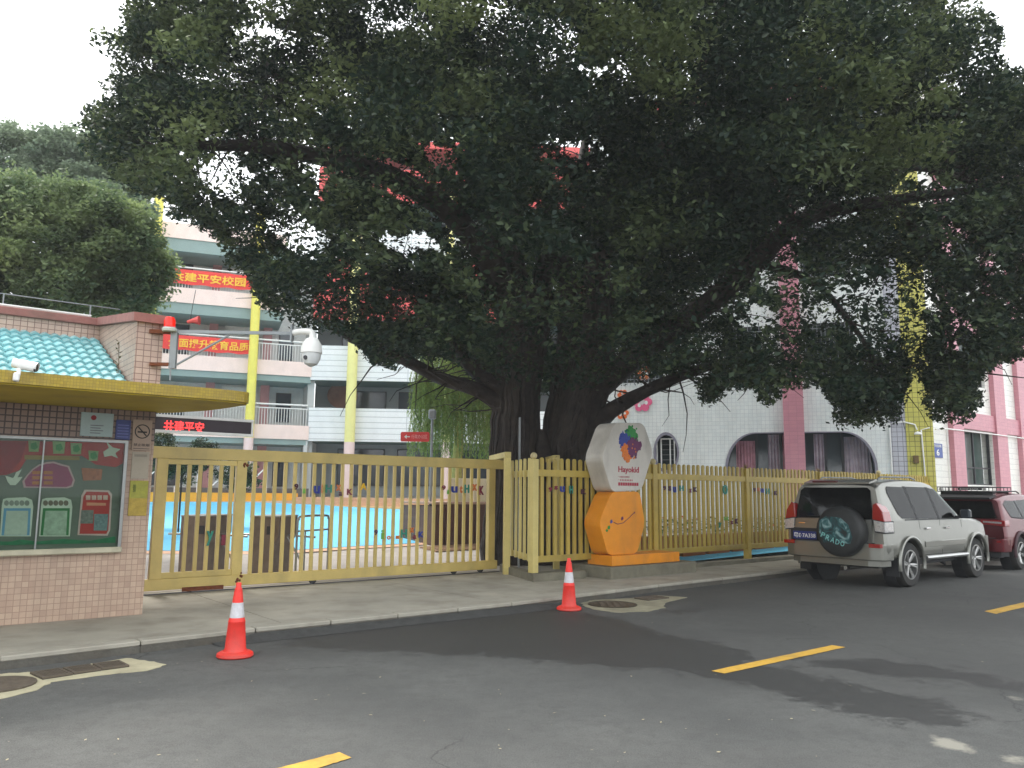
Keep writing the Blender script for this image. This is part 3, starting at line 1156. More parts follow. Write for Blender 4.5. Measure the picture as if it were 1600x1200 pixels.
flat('cloud', [(cxm + (x - cxm) * .92, cym + (y - cym) * .88) for x, y in cl], mat('magenta card', rgb(168, 70, 110), 0.8, .15, 6), -0.031, -0.0265)
for i in range(3):
    flat('cloud_strip', [(50, 736 + i * 8), (64, 736 + i * 8), (64, 741 + i * 8), (50, 741 + i * 8)], mat('orange card', rgb(204, 120, 70), 0.8, .1), -0.035, -0.0315)
    flat('cloud_strip', [(68, 736 + i * 8), (82, 736 + i * 8), (82, 741 + i * 8), (68, 741 + i * 8)], mat('orange card', rgb(204, 120, 70), 0.8, .1), -0.035, -0.0315)
BIRD = [(0, 6), (-12, 2), (-8, 12), (-4, 17), (4, 17), (10, 11), (15, 4), (7, 5), (14, -8), (5, -3), (2, 4)]
Bm = mat('white paper', rgb(226, 226, 214), 0.8, 0.05)
flat('paper_bird', [(20 + x, 741 + y) for x, y in BIRD], Bm, -0.031, -0.0285)
flat('paper_bird', [(176 - x * -1.0, 702 + y) for x, y in [(-15, 4), (-6, -2), (-10, -12), (0, -3), (12, 0), (4, 6), (8, 14), (-2, 10), (-13, 12)]], Bm, -0.029, -0.0225)
flat('poster', [(127, 731), (160, 733), (158, 750), (130, 751)], mat('striped card', rgb(190, 110, 80), 0.8, .3, 30), -0.026, -0.0145)


def framed(x0, y0, x1, y1, col, inner, top):
    A = [(x0, y1), (x0 + 3, y0 + 12), (x0 + 5, y0 + 2), (x0 + 12, y0), (x1 - 12, y0 - 1), (x1 - 2, y0 + 3), (x1, y0 + 14), (x1 - 4, y1)]
    flat('picture_border', A, Bm, -0.024, -0.0145)
    flat('picture_frame', [(x0 + 2, y1 - 1.5), (x0 + 6, y0 + 16), (x1 - 4, y0 + 16), (x1 - 6, y1 - 1.5)], col, -0.028, -0.0245)
    flat('picture', [(x0 + 6, y1 - 2), (x0 + 10, y0 + 20), (x1 - 8, y0 + 20), (x1 - 10, y1 - 2)], inner, -0.032, -0.0285)
    for k in range(5):
        x = x0 + 10 + k * (x1 - x0 - 20) / 4
        flat('scroll', [(x + 4 * math.cos(a), y0 + 8 + 4.5 * math.sin(a)) for a in np.linspace(0, 2 * math.pi, 9)[:-1]], top, -0.028, -0.0245)


pic1 = mat('child drawing pale', rgb(196, 200, 190), 0.8, 0.12, 12)
framed(0, 778, 52, 838, mat('light blue card', rgb(110, 160, 200), .8), pic1, mat('grey scroll card', rgb(150, 150, 144), .8, .2))
framed(61, 778, 113, 838, mat('frame green card', rgb(56, 128, 74), .8), mat('child drawing green', rgb(176, 190, 172), 0.8, 0.25, 14), mat('brown scroll card', rgb(130, 116, 104), .8, .2))
flat('red_poster_border', [(121, 836), (127, 775), (132, 765), (170, 766), (175, 772), (172, 828), (168, 837)], mat('pink card', rgb(226, 190, 188), .8), -0.026, -0.0145)
flat('red_poster', [(124, 834), (130, 776), (135, 768), (168, 769), (172, 775), (169, 828), (166, 834)], R2, -0.030, -0.0265)
for k in range(4): flat('poster_character', [(134 + k * 9, 774), (141 + k * 9, 774), (141 + k * 9, 781), (134 + k * 9, 781)], mat('pale rose print', rgb(230, 190, 180), .8, .3, 90), -0.034, -0.0305)
flat('poster_line', [(135, 785), (165, 786), (165, 790), (135, 790)], mat('apricot print', rgb(226, 150, 120), .8), -0.034, -0.0305)
flat('poster_photo', [(127, 797), (146, 797), (145, 818), (125, 818)], mat('photo print grey', rgb(128, 128, 124), .8, .35, 40), -0.034, -0.0305)
flat('poster_photo', [(147, 803), (169, 803), (167, 829), (146, 829)], mat('photo print blue grey', rgb(122, 140, 146), .8, .35, 40), -0.034, -0.0305)
flat('grass_strip', [(-200, 846), (18, 846), (30, 843), (60, 846), (100, 842), (140, 845), (180, 838), (180, 848), (-200, 856)], mat('paper grass', rgb(40, 124, 84), .8, .2, 20), -0.03, -0.0145)
part('glass', MB().box(bx0, bx1 - .036, -0.066, -0.062, bz0 + .035, bz1 - .031), clear_glass('board glass', (.82, .88, .84, 1)), nb_t)
M_pg = mat('pale grey steel', rgb(170, 170, 165), 0.4)


# small signs fixed to the wall
def wall_sign(name, label, px, m, cat='sign', bord=None, d=0.02):
    s0, s1, z0, z1 = GH.rect(*px, -0.03)
    t = thing(name, label, cat, GH, (s0 + s1) / 2, 0, z0)
    part('panel', MB().box(s0, s1, -0.008 - d, -0.0075, z0, z1, bev=.003), m, t)
    return t, s0, s1, z0, z1, -0.008 - d


t, s0, s1, z0, z1, yf = wall_sign('plaque', 'pale metal plaque with a small red emblem, top of the wall', (126, 645, 177, 682), mat('pale plaque', rgb(164, 184, 184), 0.35, .08))
part('emblem', MB().lathe([(.001, 0), (.03, 0), (.03, -.004), (.001, -.004)], (s0 + (s1 - s0) * .38, yf - .0005, z1 - .06), 12, 'y'), mat('emblem red', rgb(150, 40, 50), .6), t)
for k in range(4):
    part('text_line', MB().box(s0 + (s1 - s0) * .3, s0 + (s1 - s0) * (.62 + .08 * (k % 2)), yf - .002, yf - .0005, z0 + .035 + k * .03, z0 + .045 + k * .03), mat('plaque text', rgb(110, 110, 120), .6), t)
t, s0, s1, z0, z1, yf = wall_sign('plaque', 'small dark blue plaque right of the pale one', (181, 656, 204, 687), mat('deep blue enamel', rgb(44, 56, 124), 0.35, .15, 20))
for k in range(5): part('text_line', MB().box(s0 + .02, s1 - .02, yf - .002, yf - .0005, z0 + .03 + k * .035, z0 + .04 + k * .035), mat('blue plaque text', rgb(110, 120, 190), .6), t)
t, s0, s1, z0, z1, yf = wall_sign('no_smoking_sign', 'beige no smoking sign with crossed cigarette on the corner', (207, 656, 237, 704), mat('beige sign', rgb(176, 154, 138), 0.6, .06))
cx_, cz_ = (s0 + s1) / 2, z0 + (z1 - z0) * .62
mb = MB()
R_ = (s1 - s0) * .40
n = 28
ring = []
for k in range(n):
    a = 2 * math.pi * k / n
    for r_ in (R_, R_ * .86):
        for yy in (yf - .0005, yf - .003): ring.append((cx_ + r_ * math.cos(a), yy, cz_ + r_ * math.sin(a)))
fs = []
for k in range(n):
    a, b = 4 * k, 4 * ((k + 1) % n)
    fs += [(a + 1, b + 1, b + 3, a + 3), (a, a + 1, b + 1, b), (a + 2, b + 2, b + 3, a + 3)]
mb.add(ring, fs)
mb.add([(cx_ - R_ * .62, yf - .003, cz_ + R_ * .55), (cx_ - R_ * .5, yf - .003, cz_ + R_ * .66), (cx_ + R_ * .62, yf - .003, cz_ - R_ * .55), (cx_ + R_ * .5, yf - .003, cz_ - R_ * .66)], [(0, 1, 2, 3)])
part('ring', mb, M_ink, t)
part('cigarette', MB().box(cx_ - R_ * .62, cx_ + R_ * .6, yf - .0045, yf - .0032, cz_ - R_ * .18, cz_ + R_ * .02), M_ink, t)
part('lettering', fit_text('禁止吸烟', s0 + .02, s1 - .02, z0 + .05, z0 + .085, yf - .002, .002), M_ink, t)
part('text_line', MB().box(s0 + .02, s1 - .02, yf - .002, yf - .0005, z0 + .02, z0 + .026), M_ink, t)
t, s0, s1, z0, z1, yf = wall_sign('paper_notice', 'plain off white paper notice on the guardhouse corner', (206, 706, 233, 748), mat('old paper', rgb(176, 166, 150), 0.8, .08), 'notice', d=.004)
part('printed_text', MB().box(s0 + .025, s1 - .025, yf - .0015, yf - .0003, z1 - .06, z1 - .03), mat('faded print', rgb(150, 142, 130), .8), t)
t, s0, s1, z0, z1, yf = wall_sign('poster', 'yellow green poster below the paper notice', (202, 751, 231, 806), mat('yellow poster', rgb(176, 150, 60), 0.6, .25, 14), 'poster', d=.006)
part('upper_print', MB().box(s0 + .004, s1 - .004, yf - .002, yf - .0005, z0 + (z1 - z0) * .5, z1 - .004), mat('lime print', rgb(160, 158, 62), .6, .2, 20), t)
part('lettering', fit_text('健康', s0 + .035, s0 + .07, z1 - .14, z1 - .04, yf - .004, .002), mat('dark green print', rgb(80, 96, 40), .6), t)

# bullet camera on the canopy edge
bc = thing('bullet_camera', 'white bullet security camera on top of the canopy edge', 'security camera', GH, GH.sz(35, 590, -1.8)[0], -1.8, 2.66)
bs, bz = GH.sz(30, 575, -1.8)
part('bracket', MB().tube([(bs - .02, -1.87, 2.60), (bs - .01, -1.87, 2.66), (bs + .0, -1.82, bz)], [.02, .018, .02], 8), M_white, bc)
part('junction_box', MB().box(bs - .05, bs + .0, -1.9, -1.84, 2.60, 2.68, bev=.01), M_white, bc)
part('housing', MB().tube([(bs - .04, -1.80, bz + .035), (bs + .12, -1.88, bz + .0)], [.038, .038], 12), M_white, bc, smooth=True)
part('sunshield', MB().tube([(bs - .05, -1.79, bz + .045), (bs + .14, -1.885, bz + .012)], [.044, .044], 12, cap=False), M_white, bc, smooth=True)
part('lens', MB().tube([(bs + .12, -1.88, bz + .0), (bs + .135, -1.888, bz - .003)], [.034, .032], 12), M_dark, bc)

# ------------------------------------------------------------------ dome camera on its long arm, beacon
CB = Frame(GH.w(0.05, 0.0), 88)
def cb(px, py, y=0.0): return CB.sz(px, py, y)


dc = thing('dome_camera', 'white speed dome camera hanging from a long bracket arm', 'security camera', CB, 0, 0, 3.5)
mb = MB()
x0, zc = cb(272, 518)
x1, zc1 = cb(456, 520)
mb.box(x0, x1, -.015, .015, zc - .02, zc + .02)
part('arm', mb, M_grey, dc)
xa, za = cb(272, 572)
xb, zb = cb(358, 524)
part('brace', MB().tube([(xa, 0, za), (xb, 0, zb)], .014, 6), M_grey, dc)
part('mounting_post', MB().box(x0 - .03, x0 + .05, -.03, .03, za - .03, zc + .03), M_grey, dc)
part('wall_bracket', MB().box(cb(235, 515)[0], x0, -.03, .03, zc - .03, zc + .02), M_rust, dc)
part('wall_bracket', MB().box(cb(235, 568)[0], x0, -.03, .03, cb(235, 569)[1] - .02, cb(235, 569)[1] + .02), M_rust, dc)
part('end_plate', MB().box(x1 - .01, x1 + .01, -.05, .05, cb(456, 533)[1], cb(456, 508)[1]), M_grey, dc)
xd, zd = cb(488, 522)
part('neck', MB().tube(smooth_pts([(x1 + .01, 0, zc1 + .0), (x1 + .12, 0, zc1 + .02), (xd - .02, 0, zc1 + .015), (xd, 0, zc1 - .03), (xd, 0, zc1 - .08)], 4), .04, 12), M_white, dc, smooth=True)
zt = cb(488, 527)[1]
zm = cb(488, 552)[1]
zb_ = cb(488, 573)[1]
R_ = (cb(505, 550)[0] - cb(472, 550)[0]) / 2
part('housing', MB().lathe([(.03, zt - zm), (R_ * .6, (zt - zm) * .88), (R_ * .9, (zt - zm) * .55), (R_, .02), (R_, 0)], (xd, 0, zm), 24), M_white, dc, smooth=True)
part('globe', MB().lathe([(R_ * .9, 0), (R_ * .86, (zb_ - zm) * .4), (R_ * .62, (zb_ - zm) * .8), (.02, zb_ - zm)], (xd, 0, zm - .001), 24), mat('camera globe white', rgb(215, 218, 218), .2), dc, smooth=True)
part('lens', MB().lathe([(.001, 0), (.026, 0), (.03, .03), (.001, .031)], (xd - .05, -R_ * .84, zm - .07), 12, 'y'), M_dark, dc)
bcx, bcz = cb(267, 517)
be = thing('beacon', 'red warning beacon at the corner of the guardhouse roof', 'beacon', CB, bcx, -0.05, bcz - .04)
part('base', MB().lathe([(.001, 0), (.085, 0), (.09, .03), (.08, .045), (.001, .045)], (bcx, -.05, cb(267, 519)[1]), 18), mat('beacon base', rgb(190, 195, 185), .5), be)
zb0 = cb(267, 513)[1]
part('lens', MB().lathe([(.07, 0), (.068, .08), (.05, .12), (.001, .135)], (bcx, -.05, zb0 + .01), 18), mat('beacon red', rgb(236, 36, 22), .15, .1, 30, emit=.25), be, smooth=True)
part('post', MB().tube([(bcx + .02, -.02, cb(267, 519)[1]), (bcx + .04, -.02, cb(272, 595)[1])], .012, 6), M_grey, be)
hn, hz = cb(290, 497)
hr = thing('horn_speaker', 'small pink horn speaker behind the red beacon', 'speaker', CB, hn, .2, hz)
part('horn', MB().tube([(hn - .05, .2, hz - .01), (hn + .02, .2, hz + .01), (hn + .10, .2, hz + .015)], [.02, .03, .06], 10), mat('faded red', rgb(214, 90, 86), .6), hr)
part('aerial', MB().tube([(hn - .02, .2, hz), (hn + .03, .2, hz + .42)], .004, 5), M_dark, hr)

# ------------------------------------------------------------------ LED sign
led = thing('led_sign', 'black LED board with glowing red characters above the gate', 'sign', GH, 1.0, 1.9, 2.45)
z0, z1 = 2.45, 2.70
part('screen', MB().box(0.02, 1.88, 1.87, 1.93, z0 + .033, z1 - .033), mat('led screen black', rgb(50, 38, 46), .5, .1), led)
mb = MB()
mb.box(0.0, 1.91, 1.85, 1.94, z0 - .008, z0 + .032)
mb.box(0.0, 1.91, 1.85, 1.94, z1 - .032, z1 + .008)
mb.box(1.881, 1.91, 1.86, 1.94, z0 + .032, z1 - .032)
part('frame', mb, M_white, led)
tx0, tx1 = GH.sz(256, 666, 1.86)[0], GH.sz(319, 666, 1.86)[0]
part('characters', fit_text('共建平安', tx0, tx1, GH.sz(288, 676, 1.86)[1], GH.sz(288, 658, 1.86)[1], 1.862, .006, 0.012), mat('led red', rgb(255, 60, 60), .5, 0, emit=1.1), led)
part('support', MB().box(0.0, 0.05, 1.94, 2.2, z0 + .05, z1 - .05), M_grey, led)

# ------------------------------------------------------------------ sliding gate
gate = thing('sliding_gate', 'long mustard yellow sliding gate of upright bars', 'gate', GT, 3.1, 0, 0.12)
part('top_rail', MB().box(-0.3, 6.42, -.04, .04, 2.06, 2.235, bev=.006), M_yel, gate)
part('bottom_rail', MB().box(-0.02, 6.27, -.045, .045, 0.175, 0.335, bev=.006), M_yel, gate)
part('end_post', MB().box(0.04, 0.2, -.05, .05, 0.335, 2.06, bev=.005), M_yel, gate)
part('end_post', MB().box(6.05, 6.2, -.05, .05, 0.335, 2.06, bev=.005), M_yel, gate)
part('wicket_post', MB().box(1.21, 1.37, -.04, .04, 0.335, 2.06, bev=.005), M_yel, gate)
part('wicket_rail', MB().box(0.2, 1.21, -.03, .03, 1.98, 2.055, bev=.004), M_yel, gate)
part('wicket_rail', MB().box(0.2, 1.21, -.03, .03, 0.337, 0.42, bev=.004), M_yel, gate)
bar = MB().box(-.028, .028, -.02, .02, 0, 1.0, bev=.004).mesh('bar', M_yel)
x = 0.2 + .155
while x < 1.15:
    inst('bar', bar, gate, (x, 0, 0.42), scale=(1, 1, 1.56), rot=(0, random.uniform(-.002, .002), 0))
    x += .158
x = 1.37 + .135
while x < 6.0:
    inst('bar', bar, gate, (x, 0, 0.335), scale=(1, 1, 1.725), rot=(0, random.uniform(-.003, .003), 0))
    x += .1666
for (px, py) in ((384, 728), (378, 897), (372, 905)):
    s_, z_ = GT.sz(px, py, -.05)
    mb = MB()
    for k in range(5): mb.sphere((s_ + random.uniform(-.03, .03), -.044, z_ + random.uniform(-.05, .05)), random.uniform(.012, .024), 8)
    part('rusty_hinge', mb, M_rust, gate)
part('kick_plate', MB().box(0.5, 1.1, -.055, -.046, 0.14, 0.20), M_rust, gate)
whl = MB().lathe([(.001, -.02), (.06, -.02), (.065, 0), (.06, .02), (.001, .02)], (0, 0, 0), 14, 'y').mesh('wheel', M_dark)
for sx in (0.62, 2.55, 5.3, 5.9): inst('wheel', whl, gate, (sx, 0, 0.185))
single('gate_track', MB().box(-.3, 6.6, -.05, .05, 0.115, 0.128), M_dark, 'x', 'x', GT, 3, 0, .12)
tag(bpy.data.objects['gate_track'], 'dark steel track on the ground under the sliding gate', 'gate track')

# portal frames the gate slides through
def portal(pn, label, pxl, pxr):
    A, B = on_z(*pxl, 0.12), on_z(*pxr, 0.12)
    yaw = math.degrees(math.atan2(B[0] - A[0], B[1] - A[1]))
    Fp = Frame(A, yaw)
    L_ = np.linalg.norm(B - A)
    t = thing('gate_portal', label, 'gate post', Fp, 0, 0, 0.12, 'frames that guide the sliding gate')
    part('post', MB().box(-.06, .06, -.06, .06, 0.1, 2.26, bev=.006), M_yel2, t)
    part('post', MB().box(L_ - .06, L_ + .06, -.06, .06, 0.1, 2.26, bev=.006), M_yel2, t)
    part('lintel', MB().box(-.06, L_ + .06, -.06, .06, 2.261, 2.37, bev=.006), M_yel2, t)


portal(1, 'yellow inverted U frame where the sliding gate ends', (767, 884), (791, 897))
portal(2, 'second yellow inverted U frame behind the corner fence post', (848, 877), (869, 889))

# ------------------------------------------------------------------ fences
ball = MB().sphere((0, 0, 0), 0.062, 16).mesh('finial', mat('stone ball', rgb(196, 182, 136), .7, .15, 12), smooth=True)
picket = MB().prism([(-.035, 0), (.035, 0), (.035, 1.77), (.025, 1.795), (0, 1.808), (-.025, 1.795), (-.035, 1.77)], -.02, .02, 'y').mesh('picket', M_yel2)
M_yel3 = mat('shaded yellow fence paint', rgb(182, 158, 74), 0.45, 0.14, 3, 0.08, 30, dirt=0.3)  # fence yellow darkened to carry the tree's shade, grime on top
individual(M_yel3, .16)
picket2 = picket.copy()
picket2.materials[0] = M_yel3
fence = thing('picket_fence', 'long cream yellow picket fence running right behind the parked cars', 'fence', FN, 0, 0, 0.12)
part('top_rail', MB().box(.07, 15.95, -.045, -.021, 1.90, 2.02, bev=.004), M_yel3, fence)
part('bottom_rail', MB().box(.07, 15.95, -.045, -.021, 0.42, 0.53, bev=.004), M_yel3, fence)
x = 0.19
while x < 15.9:
    if all(abs(x - q) > .09 for q in (3.2, 6.4, 9.6, 12.8, 16)):
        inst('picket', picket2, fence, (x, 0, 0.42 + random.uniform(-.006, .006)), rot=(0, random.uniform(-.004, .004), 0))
    x += .16
for q in (0, 3.2, 6.4, 9.6, 12.8, 16):
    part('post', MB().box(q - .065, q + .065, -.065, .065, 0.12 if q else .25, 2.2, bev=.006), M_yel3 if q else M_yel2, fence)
    if q in (6.4, 9.6):
        mb = MB()
        for k in range(40):
            a, b_ = random.uniform(0, 6.28), random.uniform(.4, 1.4)
            p = Vector((q, 0, 2.2))
            e_ = p + Vector((math.cos(a) * math.cos(b_), math.sin(a) * math.cos(b_), math.sin(b_))) * random.uniform(.08, .15)
            w = Vector((-math.sin(a), math.cos(a), 0)) * .008
            mb.add([p - w, p + w, e_], [(0, 1, 2)])
        part('tuft', mb, mat('dry straw', rgb(150, 130, 70), .9, .2), fence)
    else:
        o = inst('finial', ball, fence, (q, 0, 2.255))
# short return panel from the corner to the gate portal
PR = on_z(797, 893, 0.12)
Y2 = math.degrees(math.atan2(FC0[0] - PR[0], FC0[1] - PR[1]))
FR = Frame(PR, Y2)
Lr = np.linalg.norm(FC0[:2] - PR[:2])
rf = thing('fence_return', 'short four picket fence panel between gate portal and corner post', 'fence', FR, 0, 0, 0.12)
part('top_rail', MB().box(.0, Lr - .07, .021, .045, 1.90, 2.02, bev=.004), M_yel2, rf)
part('bottom_rail', MB().box(.0, Lr - .07, .021, .045, 0.42, 0.53, bev=.004), M_yel2, rf)
for k in range(5): inst('picket', picket, rf, (0.1 + k * (Lr - .2) / 4.6, 0, 0.42))

# plinths
mb = MB().box(-.95, .16, -.02, .30, .06, .235, bev=.01)
P1, P2 = on_z(786, 893, .24), on_z(838, 897, .24)
mb = MB().prism([(PR[0] - .15, PR[1] + .25), (PR[0] - .20, PR[1] - .05), (FC0[0] + .0, FC0[1] - .22), (FC0[0] + .95, FC0[1] + .48), (FC0[0] + .8, FC0[1] + .68), (FC0[0] + .05, FC0[1] + .2)], .1, .25, 'z')
tag(single('fence_plinth', mb, M_plinth, 'x', 'x', WORLD, FC0[0], FC0[1], .12), 'low grey concrete plinth under the fence corner post', 'plinth')
# kerb under the long fence
mb = MB().box(1.1, 16, -.12, .12, .1, .2)
tag(single('fence_footing', mb, M_plinth, 'x', 'x', FN, 8, 0, .12), 'low concrete footing running under the long picket fence', 'footing')

# coloured letters tied to gate and fence
LC = dict(r=rgb(120, 24, 50), g=rgb(30, 120, 80), b=rgb(30, 50, 140), n=rgb(70, 24, 50), y=rgb(226, 180, 30), o=rgb(200, 110, 50), t=rgb(30, 130, 110), l=rgb(110, 170, 60))


def letters(frame, y, items, label):
    """items: (char, x0,y0,x1,y1 px, colour)"""
    sx, sz_ = frame.sz(items[0][1], items[0][4], y)
    t = thing('letter_row', label, 'decoration', frame, sx, y, sz_, 'coloured letter rows tied to gate and fence')
    for ch, x0, y0, x1, y1, c in items:
        s0, s1, z0, z1 = frame.rect(x0, y0, x1, y1, y)
        dw, dh = (s1 - s0) * .12, (z1 - z0) * .12
        s0, s1, z0, z1 = s0 + dw, s1 - dw, z0 + dh + random.uniform(-.02, .02), z1 - dh
        part('letter', fit_text(ch, s0, s1, z0, z1, y, .02, .03), mat('letter ' + c, LC[c], .5, .15, 20), t)


ya = -.06
letters(GT, ya, [('9', 459, 754, 467, 768, 'n'), ('i', 472, 762, 478, 774, 'l'), ('u', 489, 757, 501, 773, 'b'), ('t', 502, 753, 504, 773, 'o'), ('H', 507, 755, 520, 773, 't'), ('x', 524, 756, 534, 768, 'o'), ('a', 529, 767, 535, 775, 'n'), ('K', 541, 762, 552, 776, 'r')], 'letter row high on the gate, left group')
letters(GT, ya, [('A', 562, 753, 574, 769, 'y')], 'single yellow letter high on the gate')
letters(GT, ya, [('9', 690, 757, 697, 768, 'r'), ('i', 698, 764, 702, 774, 'l'), ('u', 704, 758, 716, 773, 'b'), ('t', 718, 757, 723, 773, 'o'), ('H', 725, 755, 734, 773, 't'), ('x', 737, 755, 746, 768, 'o'), ('K', 748, 757, 757, 775, 'r')], 'letter row high on the gate, right group')
letters(GT, ya, [('9', 584, 826, 591, 838, 'n'), ('i', 595, 826, 601, 843, 'l'), ('o', 604, 836, 611, 844, 'o'), ('l', 618, 836, 624, 844, 'o'), ('H', 625, 825, 637, 843, 't'), ('x', 640, 823, 648, 834, 'o'), ('a', 644, 835, 651, 842, 'r'), ('K', 653, 829, 663, 841, 'b')], 'letter row low on the gate at its middle')
letters(GT, ya, [('y', 321, 826, 335, 856, 't'), ('l', 345, 833, 353, 855, 'r')], 'green and red letters low on the gate wicket')
letters(FN, ya - .01, [('9', 857, 760, 863, 769, 'r'), ('s', 866, 758, 872, 767, 'r'), ('u', 874, 758, 883, 772, 'b'), ('H', 889, 757, 896, 772, 't'), ('K', 907, 763, 917, 774, 'n')], 'letter row on the fence left of the hexagon sign')
letters(FN, ya - .01, [('9', 1036, 758, 1041, 768, 'n'), ('s', 1044, 758, 1049, 768, 'n'), ('u', 1051, 759, 1057, 771, 'b'), ('H', 1061, 757, 1069, 770, 't'), ('x', 1077, 763, 1081, 769, 'r'), ('K', 1083, 760, 1090, 770, 'n')], 'letter row on the fence right of the hexagon sign')
letters(FN, ya - .01, [('0', 1128, 755, 1138, 774, 't')], 'single teal letter on the fence between two rows')
letters(FN, ya - .01, [('9', 1177, 761, 1181, 770, 'n'), ('s', 1183, 761, 1187, 770, 'o'), ('u', 1188, 762, 1194, 771, 'b'), ('H', 1196, 762, 1203, 772, 't'), ('K', 1209, 766, 1216, 775, 'n')], 'letter row on the fence nearest the silver car')
letters(FN, ya - .01, [('y', 1122, 815, 1128, 826, 't'), ('H', 1131, 806, 1138, 815, 'l'), ('x', 1141, 813, 1146, 820, 'r'), ('K', 1148, 809, 1154, 820, 'n')], 'letter row low on the fence near the flower boxes')

# ------------------------------------------------------------------ hexagon sign
SG = Frame(on_z(957, 885, 0.33), 50)
sb = SG.rect(957, 868, 1062, 883)
tag(single('sign_plinth', MB().box(SG.sz(950, 890)[0] - .05, SG.sz(1080, 885)[0], -.12, .95, .11, .325, bev=.012), M_plinth, 'x', 'x', SG, .6, .3, .12),
    'worn concrete plinth under the orange and white hexagon sign', 'plinth')
hx = thing('hexagon_sign', 'white hexagon over orange hexagon sign with colourful paint splash emblem', 'sign', SG, .3, .3, .33)
M_or = mat('sign orange', rgb(232, 146, 26), .5, .08, 4, dirt=.25)
M_hw = mat('sign white', rgb(206, 200, 190), .5, .06, 4, dirt=.4)
ZB1 = SG.sz(1000, 866)[1]
part('base_slab', MB().box(0, SG.sz(1062, 875)[0], 0, .62, .33, ZB1, bev=.008), M_or, hx)


def roundpoly(P, r=.05, n=4):
    out = []
    m = len(P)
    for i in range(m):
        p0, p, p1 = Vector(P[i - 1]), Vector(P[i]), Vector(P[(i + 1) % m])
        a = p + (p0 - p).normalized() * r
        b = p + (p1 - p).normalized() * r
        for k in range(n + 1):
            t = k / n
            q = a * (1 - t) ** 2 + p * 2 * t * (1 - t) + b * t * t
            out.append((q.x, q.y))
    return out


HW = [(960, 660), (1006, 661), (1021, 706), (1003, 766), (956, 769), (940, 715)]
HO = [(956, 768), (1000, 768), (1008, 817), (996, 867), (950, 868), (936, 816)]
yF = 0.06
yB = 0.50
pw = [SG.sz(x, y, yF) for x, y in HW]
po = [SG.sz(x, y, yF + .02) for x, y in HO]
po = [(x, max(z, ZB1 + .002)) for x, z in po]
zs_ = min(z for x, z in pw)
po = [(x, min(z, zs_ + .03)) for x, z in po]
part('orange_hexagon', MB().prism(roundpoly(po, .13, 6), yF + .02, yB - .02, 'y'), M_or, hx, bevel=.012)
part('white_hexagon', MB().prism(roundpoly(pw, .14, 6), yF, yB, 'y'), M_hw, hx, bevel=.014)
# emblem: four splashes of paint round a centre
ecx, ecz = SG.sz(984, 694, yF)
e_r = (SG.sz(1000, 694, yF)[0] - SG.sz(966, 694, yF)[0]) / 2


def blob(cx, cz, r, seed, squash=1.0):
    rr = random.Random(seed)
    P = []
    for k in range(22):
        a = 2 * math.pi * k / 22
        q = r * (1 + rr.uniform(-.34, .3))
        P.append((cx + q * math.cos(a), cz + q * squash * math.sin(a)))
    return P


em = {'green': (rgb(40, 140, 60), .12, .42), 'blue': (rgb(36, 60, 150), -.42, .10), 'orange': (rgb(226, 120, 30), -.18, -.42), 'purple': (rgb(100, 26, 84), .38, -.15)}
for i, (nme, (c, ox, oz)) in enumerate(em.items()):
    mb = MB()
    for k in range(4):
        mb.prism(blob(ecx + ox * e_r + random.uniform(-.2, .2) * e_r, ecz + oz * e_r * 1.22 + random.uniform(-.2, .2) * e_r, e_r * .44, i * 7 + k), yF - .004 - .0005 * k - i * .0022, yF - .001, 'y')
    for k in range(9):
        a = random.uniform(0, 6.28)
        q = e_r * random.uniform(.4, .7)
        mb.prism(ellipse(ecx + ox * e_r + q * math.cos(a), ecz + oz * 1.2 * e_r + q * math.sin(a), .014, .018, 7), yF - .013 - i * .0004, yF - .001, 'y')
    part('emblem_splash', mb, mat('emblem ' + nme, c, .5, .15, 30), hx)
M_lr = mat('sign lettering crimson', rgb(170, 40, 64), .5, .05)
s0, s1, z0, z1 = SG.rect(966, 729, 998, 741, yF)
part('lettering', fit_text('Hayokid', s0, s1, z0, z1, yF - .004, .004, .02), M_lr, hx)
for k, (y0, y1, xe) in enumerate(((744, 746.5, 983), (749, 751.5, 988))):
    s0, s1, z0, z1 = SG.rect(966, y0, xe, y1, yF)
    part('lettering_line', fit_text('·ıııııııı', s0, s1, z0, z1, yF - .003, .003), M_lr, hx)
s0, s1, z0, z1 = SG.rect(966, 754, 998, 759, yF)
mb = MB()
for k in range(9): mb.box(s0 + (s1 - s0) * k / 9, s0 + (s1 - s0) * (k + .78) / 9, yF - .005, yF - .001, z0, z1 * 1)
part('lettering_line', mb, M_lr, hx)
# little splash figure on the orange hexagon
for (x, y, r, c) in ((955, 815, .030, 'blue'), (951, 824, .035, 'green'), (948, 829, .025, 'green'), (972, 810, .032, 'purple'), (991, 801, .014, 'purple')):
    s_, z_ = SG.sz(x, y, yF + .02)
    part('small_splash', MB().prism(blob(s_, z_, r, x), yF + .012, yF + .019, 'y'), MATS['emblem ' + c], hx)
P = [SG.sz(x, y, yF + .015) for x, y in ((959, 816), (965, 819), (974, 817), (983, 809), (991, 801))]
part('painted_stroke', MB().tube([(p[0], yF + .015, p[1]) for p in P], .006, 6), MATS['emblem purple'], hx)

# ------------------------------------------------------------------ cones
M_cone = mat('cone red', rgb(232, 52, 42), .5, .12, 6, dirt=.45)
M_band = mat('reflective band', rgb(200, 198, 202), .45, .2, 12, dirt=.4)


